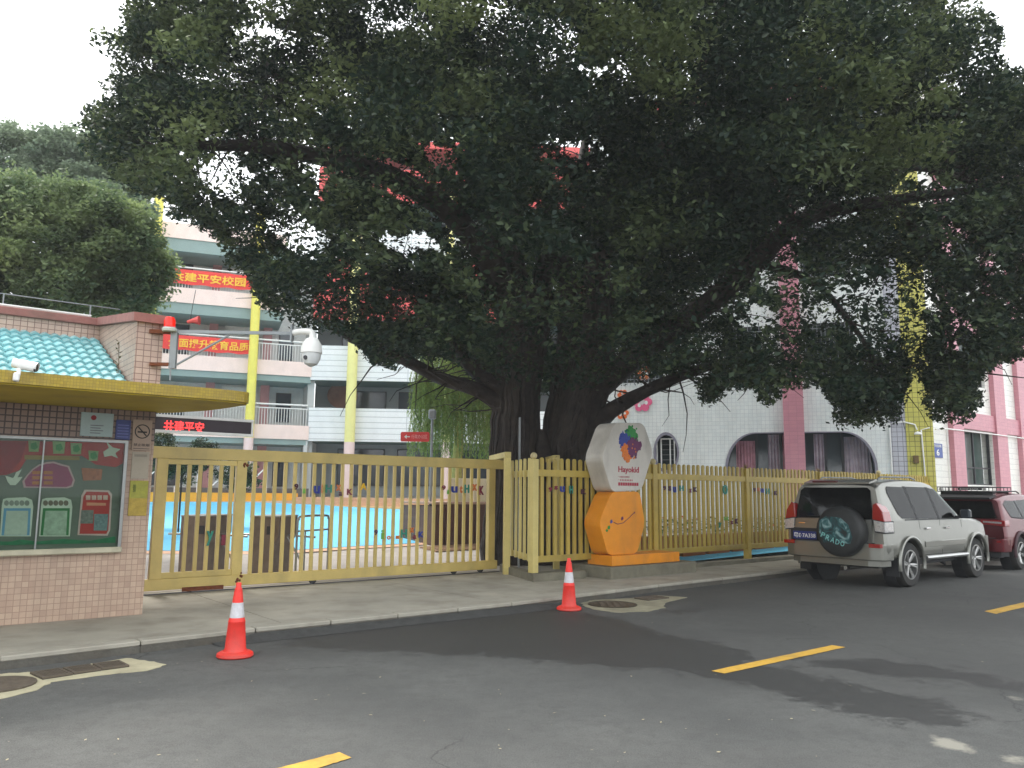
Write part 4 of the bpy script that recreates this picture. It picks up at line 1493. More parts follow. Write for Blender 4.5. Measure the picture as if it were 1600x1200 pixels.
def cone(px, py, label):
    p = on_z(px, py, 0.002)
    t = thing('traffic_cone', label, 'traffic cone', WORLD, p[0], p[1], 0, 'traffic cones in front of the gate')
    c = (p[0], p[1], 0.004)
    part('base', MB().lathe([(.001, 0), (.165, 0), (.175, .012), (.17, .035), (.145, .05), (.12, .056)], c, 28), M_cone, t, smooth=True)
    prof = [(.105, .05), (.088, .22), (.082, .24), (.08, .26)]
    part('lower_cone', MB().lathe([(.118, .05), (.10, .08), (.080, .33), (.083, .335), (.0785, .345), (.070, .372)], c, 24), M_cone, t, smooth=True, sharp=50)
    part('band', MB().lathe([(.0705, .372), (.0535, .515)], c, 24), M_band, t, smooth=True)
    part('upper_cone', MB().lathe([(.053, .515), (.040, .62), (.036, .635), (.038, .645), (.026, .66), (.026, .70), (.020, .705), (.001, .705)], c, 24), M_cone, t, smooth=True, sharp=50)


cone(367, 1026, 'red and white traffic cone left, in front of the gate')
cone(889, 953, 'red and white traffic cone right, beside the round manhole')

# ------------------------------------------------------------------ turnstiles and rails behind the gate
M_ts = mat('weathered bronze steel', rgb(118, 106, 96), .45, .25, 5, metal=.4, dirt=.3)
for (xa_, xb_, yb_, lb) in ((277, 322, 903, 'brown turnstile cabinet left, behind the gate wicket'), (386, 432, 904, 'brown turnstile cabinet right, behind the gate')):
    c = on_z((xa_ + xb_) / 2, yb_, .12)
    Ft = Frame(c, 95)
    w_ = (xb_ - xa_) / 1243 * c[1] / 2
    t = thing('turnstile', lb, 'turnstile', Ft, 0, 0, .12, 'turnstiles behind the gate')
    part('cabinet', MB().prism([(-w_, .125), (w_ * .75, .125), (w_ * .75, .7), (w_, .85), (w_, 1.15), (-w_, 1.15)], -.0, .9, 'y'), M_ts, t)
    part('top_plate', MB().box(-w_ - .01, w_ + .01, -.01, .91, 1.151, 1.175, bev=.005), M_steel, t)
    part('card_reader', MB().box(w_ * .2, w_ * .7, -.02, -.001, .86, 1.0), M_dark, t)
    part('arm', MB().tube([(w_, .45, .83), (w_ + .5, .45, .80)], .018, 8), M_steel, t)
    part('arm', MB().tube([(w_, .42, .80), (w_ + .25, .40, .42)], .018, 8), M_steel, t)
    part('arm', MB().tube([(-w_, .45, .83), (-w_ - .45, .45, .83)], .018, 8), M_steel, t)
cA, cB = on_z(461, 905, .12), on_z(511, 897, .12)
Ff = Frame(cA, math.degrees(math.atan2(cB[0] - cA[0], cB[1] - cA[1])))
L_ = np.linalg.norm(cB - cA)
t = thing('barrier_rail', 'rounded grey steel queue barrier behind the gate', 'barrier', Ff, 0, 0, .12)
part('outer_hoop', MB().tube(smooth_pts([(0, 0, .125), (0, 0, 1.0), (.03, 0, 1.12), (.12, 0, 1.17), (L_ - .12, 0, 1.17), (L_ - .03, 0, 1.12), (L_, 0, 1.0), (L_, 0, .125)], 5), .02, 8), M_steel, t, smooth=True)
part('inner_rail', MB().tube([(.03, 0, .92), (L_ - .03, 0, .92)], .016, 8), M_steel, t)
for k in (1, 2, 3): part('upright', MB().tube([(L_ * k / 4, 0, .125), (L_ * k / 4, 0, .91)], .014, 8), M_steel, t)
for k in (1, 3): part('foot_plate', MB().lathe([(.001, 0), (.06, 0), (.05, .015), (.001, .016)], (L_ * k / 4, 0, .125), 12), M_steel, t)

# direction sign on a pole
c = on_court(672, 850)
Fd = Frame(at(672, 800, 22.0), 92)
zg = court_z(22.0)
t = thing('direction_sign', 'red arrow sign pointing left on a grey pole by the willow', 'sign', Fd, 0, 0, zg)
z0, z1 = Fd.sz(650, 690, -.05)[1], Fd.sz(650, 675, -.05)[1]
part('pole', MB().tube([(0, 0, zg), (0, 0, Fd.sz(672, 640)[1])], .035, 10), M_grey, t)
s0, s1 = Fd.sz(626, 683, -.05)[0], Fd.sz(671, 683, -.05)[0]
part('panel', MB().prism(roundpoly([(s0, z0), (s1, z0), (s1, z1), (s0, z1)], .05), -.06, -.04, 'y'), mat('sign red', rgb(220, 60, 56), .5), t)
mb = MB()
a0 = s0 + .10
zm = (z0 + z1) / 2
mb.prism([(a0, zm), (a0 + .07, zm + .06), (a0 + .07, zm - .06)], -.066, -.0605, 'y')
mb.box(a0 + .071, a0 + .16, -.066, -.0605, zm - .014, zm + .014)
part('arrow', mb, M_wht, t)
part('lettering', fit_text('行政办公区', s0 + .30, s1 - .06, zm - .05, zm + .06, -.064, .005), mat('pale rose print 2', rgb(240, 180, 176), .6), t)
part('loudspeaker', MB().box(-.1, .1, -.09, .09, Fd.sz(672, 655)[1], Fd.sz(672, 640)[1], bev=.03), M_grey, t)

# planter box with bench by the tree
pl = on_court(742, 850)
Fp = Frame(pl, 60)
t = thing('tree_planter', 'dark brown boarded tree planter behind the gate end', 'planter', Fp, 0, 0, pl[2])
M_brn = mat('dark brown boards', rgb(88, 58, 48), .7, .2, 5, dirt=.2)
for k in range(14):
    part('board', MB().box(-1.2 + k * .3 + .008, -.9 + k * .3 - .008, 0, .05, pl[2] - .02, pl[2] + 1.05, bev=.006), M_brn, t)
part('body', MB().box(-1.19, 2.99, .05, 2.2, pl[2] - .1, pl[2] + 1.0), mat('planter side', rgb(90, 66, 56), .8), t)
part('cap', MB().box(-1.25, 3.05, -.04, 2.2, pl[2] + 1.055, pl[2] + 1.11, bev=.01), mat('planter cap', rgb(170, 140, 120), .7, .1, dirt=.2), t)
# cobbled apron round the planter
mb = MB()
co = []
for i in range(26):
    for j in range(7):
        x, y = -1.6 + i * .16 + random.uniform(-.01, .01), -.2 - j * .15
        p = Fp.w(x, y)
        z = court_z(p[1])
        mb.box(x - .068, x + .068, y - .062, y + .062, z, z + .03 + random.uniform(0, .012))
cbs = thing('cobbled_apron', None, None, Fp, 0, -.5, pl[2], kind='structure')
part('cobbles', mb, mat('tan cobble', rgb(160, 128, 100), .85, .3, 12), cbs, kind='stuff')
# cream board leaning behind planter
pb = Fp.w(0, 2.3)
lp = at(812, 700, 15.6)
tag(single('slim_pole', MB().tube([(lp[0], lp[1], .12), (lp[0], lp[1], at(812, 652, 15.6)[2])], .022, 8), M_grey, 'x', 'x', WORLD, lp[0], lp[1], .12), 'slim grey pole in front of the trunk beside the gate portal', 'pole')
t2 = thing('display_board', 'cream display boards standing on the brown planter', 'display board', Fp, .4, .4, pl[2] + 1.11)
for k in range(3): part('panel', MB().box(-.6 + k * .75, .1 + k * .75, .4, .44, pl[2] + 1.115, pl[2] + 1.75, bev=.01), mat('cream board', rgb(236, 222, 190), .7, .05), t2)

# flower boxes behind the fence
M_box = mat('terracotta planter', rgb(150, 92, 60), .8, .15, 5, dirt=.2)
lf = [mat('planter leaf green', rgb(70, 110, 60), .7, .3, 20), mat('planter flower red', rgb(200, 80, 70), .7, .2, 20)]
for i in range(8):
    x = 3.9 + i * .95
    y = 1.0
    t = thing('flower_box', ['terracotta flower box behind the fence beside the hexagon sign', 'second flower box behind the fence, leafy', 'third flower box behind the fence with red flowers', 'fourth flower box behind the fence', 'fifth flower box behind the fence, left of centre post', 'sixth flower box, behind the taller fence post', 'seventh flower box along the fence', 'flower box behind the fence nearest the silver car'][i], 'planter', FN, x, y, .12, 'flower boxes behind the picket fence')
    part('box', MB().prism([(x - .40, .13), (x + .40, .13), (x + .44, .62), (x - .44, .62)], y, y + .35, 'y'), M_box, t)
    part('rim', MB().box(x - .46, x + .46, y - .02, y + .37, .62, .68, bev=.01), M_box, t)
    for mi, n_ in ((0, 130), (1, 34 if i in (1, 2, 5) else 8)):
        mb = MB()
        for k in range(n_):
            p = Vector((x + random.uniform(-.4, .4), y + .17 + random.uniform(-.2, .2), .68 + random.uniform(0, .38 if mi == 0 else .42)))
            a = random.uniform(0, 6.28)
            u_ = Vector((math.cos(a), math.sin(a), random.uniform(-.5, .7))) * .06
            w_ = Vector((-math.sin(a), math.cos(a), random.uniform(-.4, .4))) * .025
            mb.add([p - u_, p + w_, p + u_, p - w_], [(0, 1, 2, 3)])
        part('leaves' if mi == 0 else 'flowers', mb, lf[mi], t)

# ------------------------------------------------------------------ white tiled wall with the arched windows
def px_pts(fr, pts, y=0): return [fr.sz(a, b, y) for a, b in pts]


bC = thing('white_school_wing', 'white tiled school wing with round and arched windows behind the fence', 'building', WC, -4, 0, .12)
HC = 15.5
wx0, wx1, wzb, wzt = -5.95, -1.38, 2.05, WC.sz(1250, 675)[1]
rr_ = .95
arch = [(wx0, wzb), (wx1, wzb)] + ellipse(wx1 - rr_, wzt - rr_ * 1.25, rr_, rr_ * 1.25, 12, 0, math.pi / 2) + ellipse(wx0 + rr_, wzt - rr_ * 1.25, rr_, rr_ * 1.25, 12, math.pi / 2, math.pi)
rc = WC.sz(1041, 706)
rw, rh = (WC.sz(1061, 706)[0] - WC.sz(1021, 706)[0]) / 2, .68
roundw = ellipse(rc[0], rc[1] - .02, rw, rh, 28)
wall = MB().box(-10.4, -.22, 0, .35, 0, HC).mesh('wall', M_ceram)
cuts = [MB().prism(arch, -.3, .6, 'y'), MB().prism(roundw, -.3, .6, 'y')]
uw = []
for fl in range(3):
    z = WC.sz(1297, 588)[1] + 3.3 * fl
    for (a, b) in ((-3.4, -1.9), (-5.9, -4.7), (-9.3, -7.9)):
        uw.append((a, b, z, z + 1.75))
        cuts.append(MB().box(a, b, -.3, .6, z, z + 1.75))
mesh_part('wall', cut(wall, cuts), bC)


def frame_ring(outline, cx, cz, f=.93, y0=.02, y1=.12):
    n = len(outline)
    mb = MB()
    inn = [(cx + (x - cx) * f, cz + (z - cz) * f) for x, z in outline]
    vs = [(x, y0, z) for x, z in outline] + [(x, y0, z) for x, z in inn] + [(x, y1, z) for x, z in outline] + [(x, y1, z) for x, z in inn]
    fs = []
    for i in range(n):
        j = (i + 1) % n
        fs += [(i, j, n + j, n + i), (2 * n + i, 3 * n + i, 3 * n + j, 2 * n + j), (n + i, n + j, 3 * n + j, 3 * n + i), (i, 2 * n + i, 2 * n + j, j)]
    return mb.add(vs, fs)


M_arch = mat('lilac grey window surround', rgb(134, 130, 142), .6, .08)
M_curt = mat('lace curtain', rgb(150, 138, 146), .9, .3, 3)
M_curt2 = mat('pink curtain', rgb(168, 120, 130), .9, .3, 4)
acx, acz = (wx0 + wx1) / 2, (wzb + wzt) / 2
wn_ = part('window', frame_ring([(acx + (x - acx) * .998, acz + (z - acz) * .998) for x, z in arch], acx, acz, .965, -.03, .12), M_arch, bC)
part('pane', MB().box(wx0 - .02, wx1 + .02, .36, .39, wzb - .05, wzt + .05), M_glass, wn_)
for k, x in enumerate((wx0 + 1.0, wx0 + 1.75, wx0 + 2.3, wx0 + 3.1, wx0 + 3.6)):
    part('mullion', MB().box(x - .03, x + .03, .28, .34, wzb, wzt - .02), M_dark, wn_)


def curtain(x0, x1, z0, z1, y, m, parent, amp=.02):
    n = int((x1 - x0) / .02)
    vs = []
    for k in range(n + 1):
        x = x0 + (x1 - x0) * k / n
        yy = y + amp * math.sin(k * 1.3) + amp * .5 * math.sin(k * .37)
        vs += [(x, yy, z0), (x, yy, z1)]
    part('curtain', MB().add(vs, [(2 * k, 2 * k + 2, 2 * k + 3, 2 * k + 1) for k in range(n)]), m, parent, smooth=True)


curtain(wx0 + .35, wx0 + .95, wzb, wzt - .25, .31, M_curt2, wn_)
curtain(wx0 + 1.35, wx0 + 1.7, wzb, wzt - .05, .31, M_curt, wn_)
curtain(wx0 + 1.8, wx0 + 2.25, wzb, wzt - .05, .31, M_curt2, wn_)
curtain(wx0 + 2.75, wx0 + 3.05, wzb, wzt - .05, .31, M_curt, wn_)
curtain(wx0 + 3.65, wx0 + 4.4, wzb, wzt - .15, .31, M_curt, wn_)
rwn = part('window', frame_ring(roundw, rc[0], rc[1] - .02, .86, -.04, .14), M_arch, bC)
part('pane', MB().box(rc[0] - rw - .02, rc[0] + rw + .02, .36, .39, rc[1] - rh - .1, rc[1] + rh), M_glass, rwn)
mb = MB()
for (a, b, c_, d_) in ((-.20, .28, .42, .46), (-.20, -.16, -.9, .42), (.10, .14, -.9, .42), (.24, .28, -.9, .42)):
    mb.box(rc[0] + a, rc[0] + b, .10, .14, rc[1] + c_, rc[1] + d_)
mb.box(rc[0] - .34, rc[0] - .30, .10, .14, rc[1] - .9, rc[1] + .40)
part('casement', mb, M_white, rwn)
mb = MB()
for k in range(6): mb.tube([(rc[0] - .16, .2, rc[1] - .6 + k * .17), (rc[0] + .26, .2, rc[1] - .6 + k * .17)], .008, 5)
part('bars', mb, M_steel, rwn, kind='stuff')
for (a, b, z0, z1) in uw:
    fr_ = part('window', frame_ring([(a, z0), (b, z0), (b, z1), (a, z1)], (a + b) / 2, (z0 + z1) / 2, .93, .05, .12), M_dark, bC)
    part('pane', MB().box(a - .01, b + .01, .36, .38, z0 - .01, z1 + .01), M_glass, fr_)
    part('mullion', MB().box((a + b) / 2 - .025, (a + b) / 2 + .025, .06, .11, z0, z1), M_dark, fr_)
    mb = MB()
    for k in range(int((b - a) / .12)): mb.tube([(a + .06 + k * .12, -.10, z0 - .1), (a + .06 + k * .12, -.10, z1 + .05)], .009, 4)
    mb.tube([(a, -.10, z0 + .1), (b, -.10, z0 + .1)], .01, 4)
    mb.tube([(a, -.10, z1 - .2), (b, -.10, z1 - .2)], .01, 4)
    part('window_grille', mb, M_grey, bC, kind='stuff')
s0, s1 = WC.sz(1224, 650, -.3)[0], WC.sz(1256, 650, -.3)[0]
part('pilaster', MB().box(s0, s1, -.30, 0.36, 0, HC), M_pink_tile, bC)
part('corner_strip', MB().box(-.98, -.55, -.05, -.001, 0, HC), M_grey_tile, bC)
part('corner_strip', MB().box(-.549, .2, -.08, .2, 0, HC), M_yel_tile, bC)
part('side_wall', MB().box(-10.4, -10.05, .351, 9, 0, HC), M_ceram, bC)
part('string_course', MB().box(-10.4, -1.0, -.06, -.001, HC - .5, HC), M_coral, bC)
part('pipe', MB().tube([(-1.0 + .0, -.08, .5), (-1.0, -.08, WC.sz(1388, 662)[1]), (-.6, -.11, WC.sz(1388, 660)[1]), (-.3, -.12, WC.sz(1432, 664)[1]), (-.25, -.13, WC.sz(1432, 672)[1])], .022, 8), M_white, bC)
part('pipe', MB().tube([(WC.sz(1444, 700)[0], -.11, 1.0), (WC.sz(1440, 700)[0], -.11, WC.sz(1440, 672)[1]), (.1, -.11, WC.sz(1440, 669)[1])], .022, 8), M_white, bC)
lx, lz = WC.sz(1434, 678, -.2)
wl = thing('wall_lamp', 'small white wall lamp on the yellow tiled corner', 'lamp', WC, lx, -.12, lz)
part('arm', MB().tube([(lx, -.09, lz + .05), (lx, -.22, lz + .06)], .02, 8), M_white, wl)
part('shade', MB().lathe([(.05, .03), (.1, 0), (.11, -.05), (.001, -.05)], (lx, -.24, lz + .03), 14), M_white, wl)
ex, ez = WC.sz(1431, 718, -.1)
eb = thing('meter_box', 'small brown box on the yellow tiled corner', 'electric box', WC, ex, -.1, ez - .1)
part('box', MB().box(ex - .07, ex + .07, -.2, -.082, ez - .12, ez + .12, bev=.01), mat('brown box', rgb(92, 74, 44), .6, .1), eb)
part('lid', MB().box(ex - .06, ex + .06, -.21, -.201, ez - .1, ez + .1), mat('brown lid', rgb(110, 88, 50), .6, .1), eb)
# flower decorations on the white wall
for (px, py, r, col, lb) in ((1003, 628, .36, rgb(226, 100, 140), 'pink flower emblem on the white wall above the hexagon sign'), (1006, 583, .26, rgb(230, 120, 50), 'orange flower emblem high on the white wall beside the branch'),
                             (973, 617, .20, rgb(228, 110, 50), 'orange flower emblem left of the pink one'), (972, 645, .24, rgb(228, 110, 50), 'orange flower emblem just above the hexagon sign')):
    sx, sz_ = WC.sz(px, py, -.05)
    t = thing('flower_emblem', lb, 'wall decoration', WC, sx, -.05, sz_, 'flower emblems on the white wall')
    pet = mat('petal %.2f' % col[1], col, .6, .1)
    for k in range(6):
        a = k * math.pi / 3
        part('petal', MB().prism(ellipse(sx + r * .6 * math.cos(a), sz_ + r * .6 * math.sin(a), r * .36, r * .36, 12), -.03 - .001 * k, -.003, 'y'), pet, t)
    mb = MB()
    for k in range(3): mb.prism(ellipse(sx + r * .4 * math.cos(k * 2.1 + 4), sz_ + r * .4 * math.sin(k * 2.1 + 4), r * .16, r * .2, 8), -.044 - .001 * k, -.038, 'y')
    part('heart', mb, M_wht, t)

# ------------------------------------------------------------------ pink and white wing on the right
bD = thing('pink_street_wing', 'white and pink tiled wing with square windows at the right edge', 'building', WD, 5, 0, .12)
ZBt, ZBb = 4.38, 3.82
cuts, wins = [], []
for fl in range(4):
    dz = 3.35 * fl
    for (a, b) in ((2.45, 5.1), (9.1, 11.8), (15.8, 18.4)):
        if fl == 0: wins.append((a, b, 2.0, 3.8))
        else: wins.append((a - .1, b - .3, 1.98 + dz, 4.0 + dz))
wall = MB().box(0.2, 26, 0, .35, 0, HC).mesh('wall', M_strip)
mesh_part('wall', cut(wall, [MB().box(a, b, -.3, .6, c_, d_) for a, b, c_, d_ in wins]), bD)
for (a, b, z0, z1) in wins:
    fr_ = part('window', frame_ring([(a, z0), (b, z0), (b, z1), (a, z1)], (a + b) / 2, (z0 + z1) / 2, .95, .10, .18), M_dark, bD)
    part('pane', MB().box(a - .01, b + .01, .36, .38, z0 - .01, z1 + .01), mat('greenish window glass', rgb(80, 96, 92), .15, .3, 1.2, spec=.7), fr_)
    part('mullion', MB().box((a + b) / 2 - .03, (a + b) / 2 + .03, .11, .17, z0, z1), M_dark, fr_)
    part('mullion', MB().box(a, b, .12, .16, z0 + .55, z0 + .6), M_dark, fr_)
for (a, b) in ((1.62, 2.42), (5.14, 6.05), (7.4, 8.3), (12.2, 13.0), (14.6, 15.4)):
    part('pilaster', MB().box(a, b, -.16, -.001, 0, HC), M_pink_tile, bD)
edges_ = [(0.25, 1.615), (2.425, 5.135), (6.055, 7.395), (8.305, 12.195), (13.005, 14.595), (15.405, 26)]
for fl in range(4):
    for (a, b) in edges_:
        if a < 1: continue
        part('band', MB().box(a, b, -.10, -.001, ZBb + 3.35 * fl, ZBt + 3.35 * fl), M_pink_tile, bD)
P = [WD.sz(1440, 668, -.2), WD.sz(1480, 670, -.2), WD.sz(1540, 677, -.2), WD.sz(1600, 685, -.2)]
part('pipe', MB().tube([(max(p[0], .25), -.2, p[1]) for p in P] + [(P[-1][0] + 6, -.2, P[-1][1] - .02)], .022, 8), M_white, bD)
x_ = WD.sz(1482, 720, -.2)[0]
part('pipe', MB().tube([(x_, -.2, 1.0), (x_, -.2, P[1][1])], .022, 8), M_white, bD)
s0, s1, z0, z1 = WD.rect(1457.5, 693, 1473, 715, -.03)
t = thing('house_number_sign', 'blue house number plate on the white tiles at the right', 'sign', WD, (s0 + s1) / 2, 0, z0)
part('plate', MB().box(s0, s1, -.03, -.002, z0, z1, bev=.006), mat('enamel blue', rgb(36, 72, 150), .3), t)
part('number', fit_text('6', (s0 + s1) / 2 - .1, (s0 + s1) / 2 + .1, z0 + .06, z0 + (z1 - z0) * .6, -.033, .004, .02), M_wht, t)
part('street_name', fit_text('华园路', s0 + .08, s1 - .08, z1 - (z1 - z0) * .27, z1 - .03, -.033, .004), M_wht, t)

# ------------------------------------------------------------------ white school block with gallery floors
ZF = [(4.19, 5.95), (7.44, 9.3), (10.75, 12.6), (14.05, 15.9), (17.4, 19.3)]
zb0 = 1.0
bB = thing('gallery_school_block', 'white school block with open gallery floors behind the willow', 'building', WB, 8, 0, zb0)
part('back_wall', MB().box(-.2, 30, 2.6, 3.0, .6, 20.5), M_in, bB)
for i, (za, zc_) in enumerate(ZF):
    m_ = M_slab if i < 2 else (M_coral if i in (2, 4) else M_slab)
    part('parapet', MB().box(0, 30, -.15, .05, za, zc_), m_, bB)
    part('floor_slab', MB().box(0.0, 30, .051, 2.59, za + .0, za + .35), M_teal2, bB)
lev = [(1.0, 4.19)] + [(ZF[i][0] + .35, ZF[i + 1][0]) for i in range(4)]
mgl = mat('gallery window', rgb(58, 66, 74), .12, .15, 1.5, spec=.7)
for li, (za, zc_) in enumerate(lev):
    x = 1.2
    while x < 24:
        w_ = 2.6
        f_ = part('window', MB().box(x, x + w_, 2.5, 2.59, za + .9, zc_ - .25), M_dark, bB)
        part('pane', MB().box(x + .06, x + w_ / 2 - .03, 2.47, 2.495, za + .96, zc_ - .3), mgl, f_)
        part('pane', MB().box(x + w_ / 2 + .03, x + w_ - .06, 2.47, 2.495, za + .96, zc_ - .3), mgl, f_)
        x += 3.3
part('side_wall', MB().box(-.2, 0, -.15, 2.59, .6, 4.19), mat('pale grey plaster', rgb(196, 198, 196), .8, .06, dirt=.1), bB)
mb = MB().prism(ellipse(3.6, 9.5, .8, .8, 18), 2.44, 2.465, 'y')
part('mural', MB().prism(ellipse(WB.sz(535, 618, 2.4)[0], WB.sz(535, 618, 2.4)[1], .85, .75, 18), 2.42, 2.46, 'y'), mat('brown mural', rgb(140, 100, 84), .8, .3, 2), bB)
# arched coral ornaments on the upper floors
for k in range(6):
    cx_ = 1.5 + k * 3.6
    o = ellipse(cx_, 12.6, 1.5, 1.6, 12, 0, math.pi)
    part('arch_ornament', MB().prism(o, -.25, -.16, 'y'), M_coral if k % 2 == 0 else M_slab, bB)
part('roof', MB().box(-.3, 30, -.4, 3.2, 20.5, 20.9), M_coral, bB)
# columns
for (pxt, pyt, pxb, pyb, w_, m_, mb_, lb) in ((560, 500, 546, 697, 16, M_ycol2, M_cbase, 'pale yellow column in front of the white gallery'),
                                              (697, 540, 697, 697, 14, M_ycol2, M_cbase, 'yellow column half hidden by the willow')):
    x = WB.sz(pxb, 690, -.6)[0]
    zsplit = WB.sz(pxb, pyb - 6, -.6)[1]
    r_ = w_ / 1243 * 42 / 2
    t = thing('column', lb, 'column', WB, x, -.6, zb0, 'round columns in front of the school')
    part('shaft', MB().lathe([(r_, 0), (r_, 19 - zsplit)], (x, -.6, zsplit), 18), m_, t, smooth=True)
    part('foot', MB().lathe([(r_ * 1.02, 0), (r_ * 1.02, zsplit - .6)], (x, -.6, .6), 18), mb_, t, smooth=True)

# ------------------------------------------------------------------ block with pink balconies on the left
bA = thing('balcony_school_block', 'school block with stacked pink balconies and white railings', 'building', WA, -4, 0, 1.0)
part('back_wall', MB().box(-13, -.1, 2.4, 2.8, .6, 14.2), mat('white plaster', rgb(226, 226, 222), .8, .06, dirt=.12), bA)
part('end_wall', MB().box(-.1, .25, .2, 2.8, .6, 14.2), MATS['pale grey plaster'], bA)
slabs = [(4.24, 4.97, .28), (7.58, 8.34, .32), (11.0, 11.78, .55), (14.34, 15.15, .65)]
for i, (za, zc_, tb) in enumerate(slabs):
    part('balcony', MB().box(-11.2, 0 if i < 2 else -1.6, -.2, 0, za, zc_), M_balc, bA)
    part('beam', MB().box(-11.2, 0 if i < 2 else -1.6, -.12, 2.39, za - tb, za - .002), M_teal, bA)
    if i < 3:
        mb = MB()
        x = -11.1
        xe = -.1 if i < 2 else -1.7
        while x < xe:
            mb.box(x, x + .03, -.13, -.10, zc_, zc_ + .85)
            x += .14
        part('railing_bars', mb, M_white, bA, kind='stuff')
        part('handrail', MB().tube([(-11.2, -.115, zc_ + 1.08), (xe, -.115, zc_ + 1.08)], .045, 8), M_white, bA)
        part('handrail', MB().tube([(-11.2, -.115, zc_ + .88), (xe, -.115, zc_ + .88)], .03, 8), M_white, bA)
# recess features: pink pillars, windows
for x in (-8.6, -5.2, -2.4):
    part('pillar', MB().box(x, x + .45, 1.9, 2.39, .6, 14.2), M_pinkp, bA)
for fl, (za, zc_, tb) in enumerate(slabs):
    zf = za - 2.55 if fl else 1.5
    for (a, b) in ((-10.6, -9.0), (-7.9, -6.2), (-1.55, -.75)):
        f_ = part('window', MB().box(a, b, 2.3, 2.395, zf + .3, zf + 1.9), M_dark, bA)
        part('pane', MB().box(a + .07, b - .07, 2.26, 2.295, zf + .37, zf + 1.83), mgl, f_)
    part('shade', MB().prism([(-4.4, zf + 1.2), (-2.6, zf + 1.9), (-2.6, zf + 2.1), (-4.4, zf + 2.1)], 2.2, 2.3, 'y'), M_white, bA)
for (px, py0, lb, m_) in ((403, 420, 'bright yellow column beside the pink balconies', M_ycol), (233, 300, 'yellow column rising above the roof at the far left', M_ycol)):
    x = WA.sz(px - (12 if px > 300 else 8), 640, -.5)[0]
    zc_ = WA.sz(392, 684, -.5)[1]
    r_ = .23
    t = thing('column', lb, 'column', WA, x, -.5, 1.0, 'round columns in front of the school')
    part('shaft', MB().lathe([(r_, 0), (r_, 16.8 - zc_)], (x, -.5, zc_), 18), m_, t, smooth=True)
    part('foot', MB().lathe([(r_ * 1.03, 0), (r_ * 1.03, zc_ - .6)], (x, -.5, .6), 18), M_cbase, t, smooth=True)
x = WA.sz(213, 330, .5)[0]
tag(single('column', MB().lathe([(.25, 0), (.25, 15.2)], (x, .6, 1.0), 16), M_ycol, 'x', 'x', WA, x, .6, 1.0, 'round columns in front of the school', smooth=True), 'short yellow column top left of the taller one', 'column', 'round columns in front of the school')
# banners on the balconies
def banner(x0p, x1p, yb, yt, ym, txt, label, tx):
    s0, s1 = WA.sz(x0p, ym, -.25)[0], WA.sz(x1p, ym, -.25)[0]
    z0, z1 = yb, yt
    t = thing('banner', label, 'banner', WA, s0, -.25, z0, 'red banners on the balcony railings')
    n = 40
    vs = []
    for k in range(n + 1):
        x = s0 + (s1 - s0) * k / n
        sag = .05 * math.sin(k * .7) * .5
        for (yy, zz) in ((-.25, z0 + sag), (-.25, z1 + sag * .3)):
            vs.append((x, yy - .02 * math.sin(k * .9), zz))
    part('cloth', MB().add(vs, [(2 * k, 2 * k + 2, 2 * k + 3, 2 * k + 1) for k in range(n)]), M_red, t, smooth=True)
    h = z1 - z0
    part('lettering', fit_text(txt, WA.sz(tx[0], ym, -.3)[0], WA.sz(tx[1], ym, -.3)[0], z0 + h * .18, z1 - h * .2, -.29, .01, .02), M_gold, t)


banner(228, 400, 11.95, 12.72, 440, '共建平安校园', 'upper red banner with yellow characters on the balcony', (268, 384))
banner(245, 398, 8.55, 9.3, 545, '全面提升教育品质', 'lower red banner with yellow characters on the balcony', (262, 388))

# far edge of the court: orange seat wall, steps
tag(single('seat_wall', MB().box(-14, -.6, -1.95, -1.5, .5, 1.46), M_orange_edge, 'x', 'x', WA, -5, -1.7, 1.0), 'low orange seat wall along the far edge of the blue floor', 'wall')
A_, B_ = on_court(432, 786.5), on_court(716, 801)
Fs = Frame(A_, math.degrees(math.atan2(B_[0] - A_[0], B_[1] - A_[1])))
L_ = np.linalg.norm((B_ - A_)[:2])
st = thing('steps', 'tan and orange steps at the far edge of the blue floor', 'steps', Fs, 5, 0, .9)
for k in range(3):
    part('step', MB().box(0, L_, k * .5, 3, .6, .95 + k * .17), mat('tan step', rgb(196, 158, 128), .8, .1) if k else mat('orange step', rgb(226, 176, 120), .8, .1), st)
# dark terrace wall and handrails left under the balconies
tr = thing('stair_handrail', 'white slanting stair handrails under the balconies at left', 'handrail', WA, -7, -1.5, 1.2)
for k in range(5):
    xx = -9.5 + k * 1.6
    part('rail', MB().tube([(xx, -1.5, 1.7), (xx + 1.0, -1.5, 2.8)], .035, 6), M_white, tr)
    part('post', MB().tube([(xx, -1.5, .8), (xx, -1.5, 1.7)], .03, 6), M_white, tr)
    part('post', MB().tube([(xx + 1.0, -1.5, .8), (xx + 1.0, -1.5, 2.8)], .03, 6), M_white, tr)
tag(single('terrace_wall', MB().box(-12, 0, -1.2, -1.0, .6, 1.7), mat('dark terrace wall', rgb(96, 92, 90), .8, .2, dirt=.3), 'x', 'x', WA, -6, -1.1, 1.0), 'dark low terrace wall under the balcony block', 'wall')

# ------------------------------------------------------------------ cars
def paint(name, col, metal=.55, rough=.3):
    m = mat(name, col, rough, .03, 3, metal=metal, coat=.35, spec=.5)
    m.node_tree.nodes['Principled BSDF'].inputs['Coat Roughness'].default_value = .06
    return m


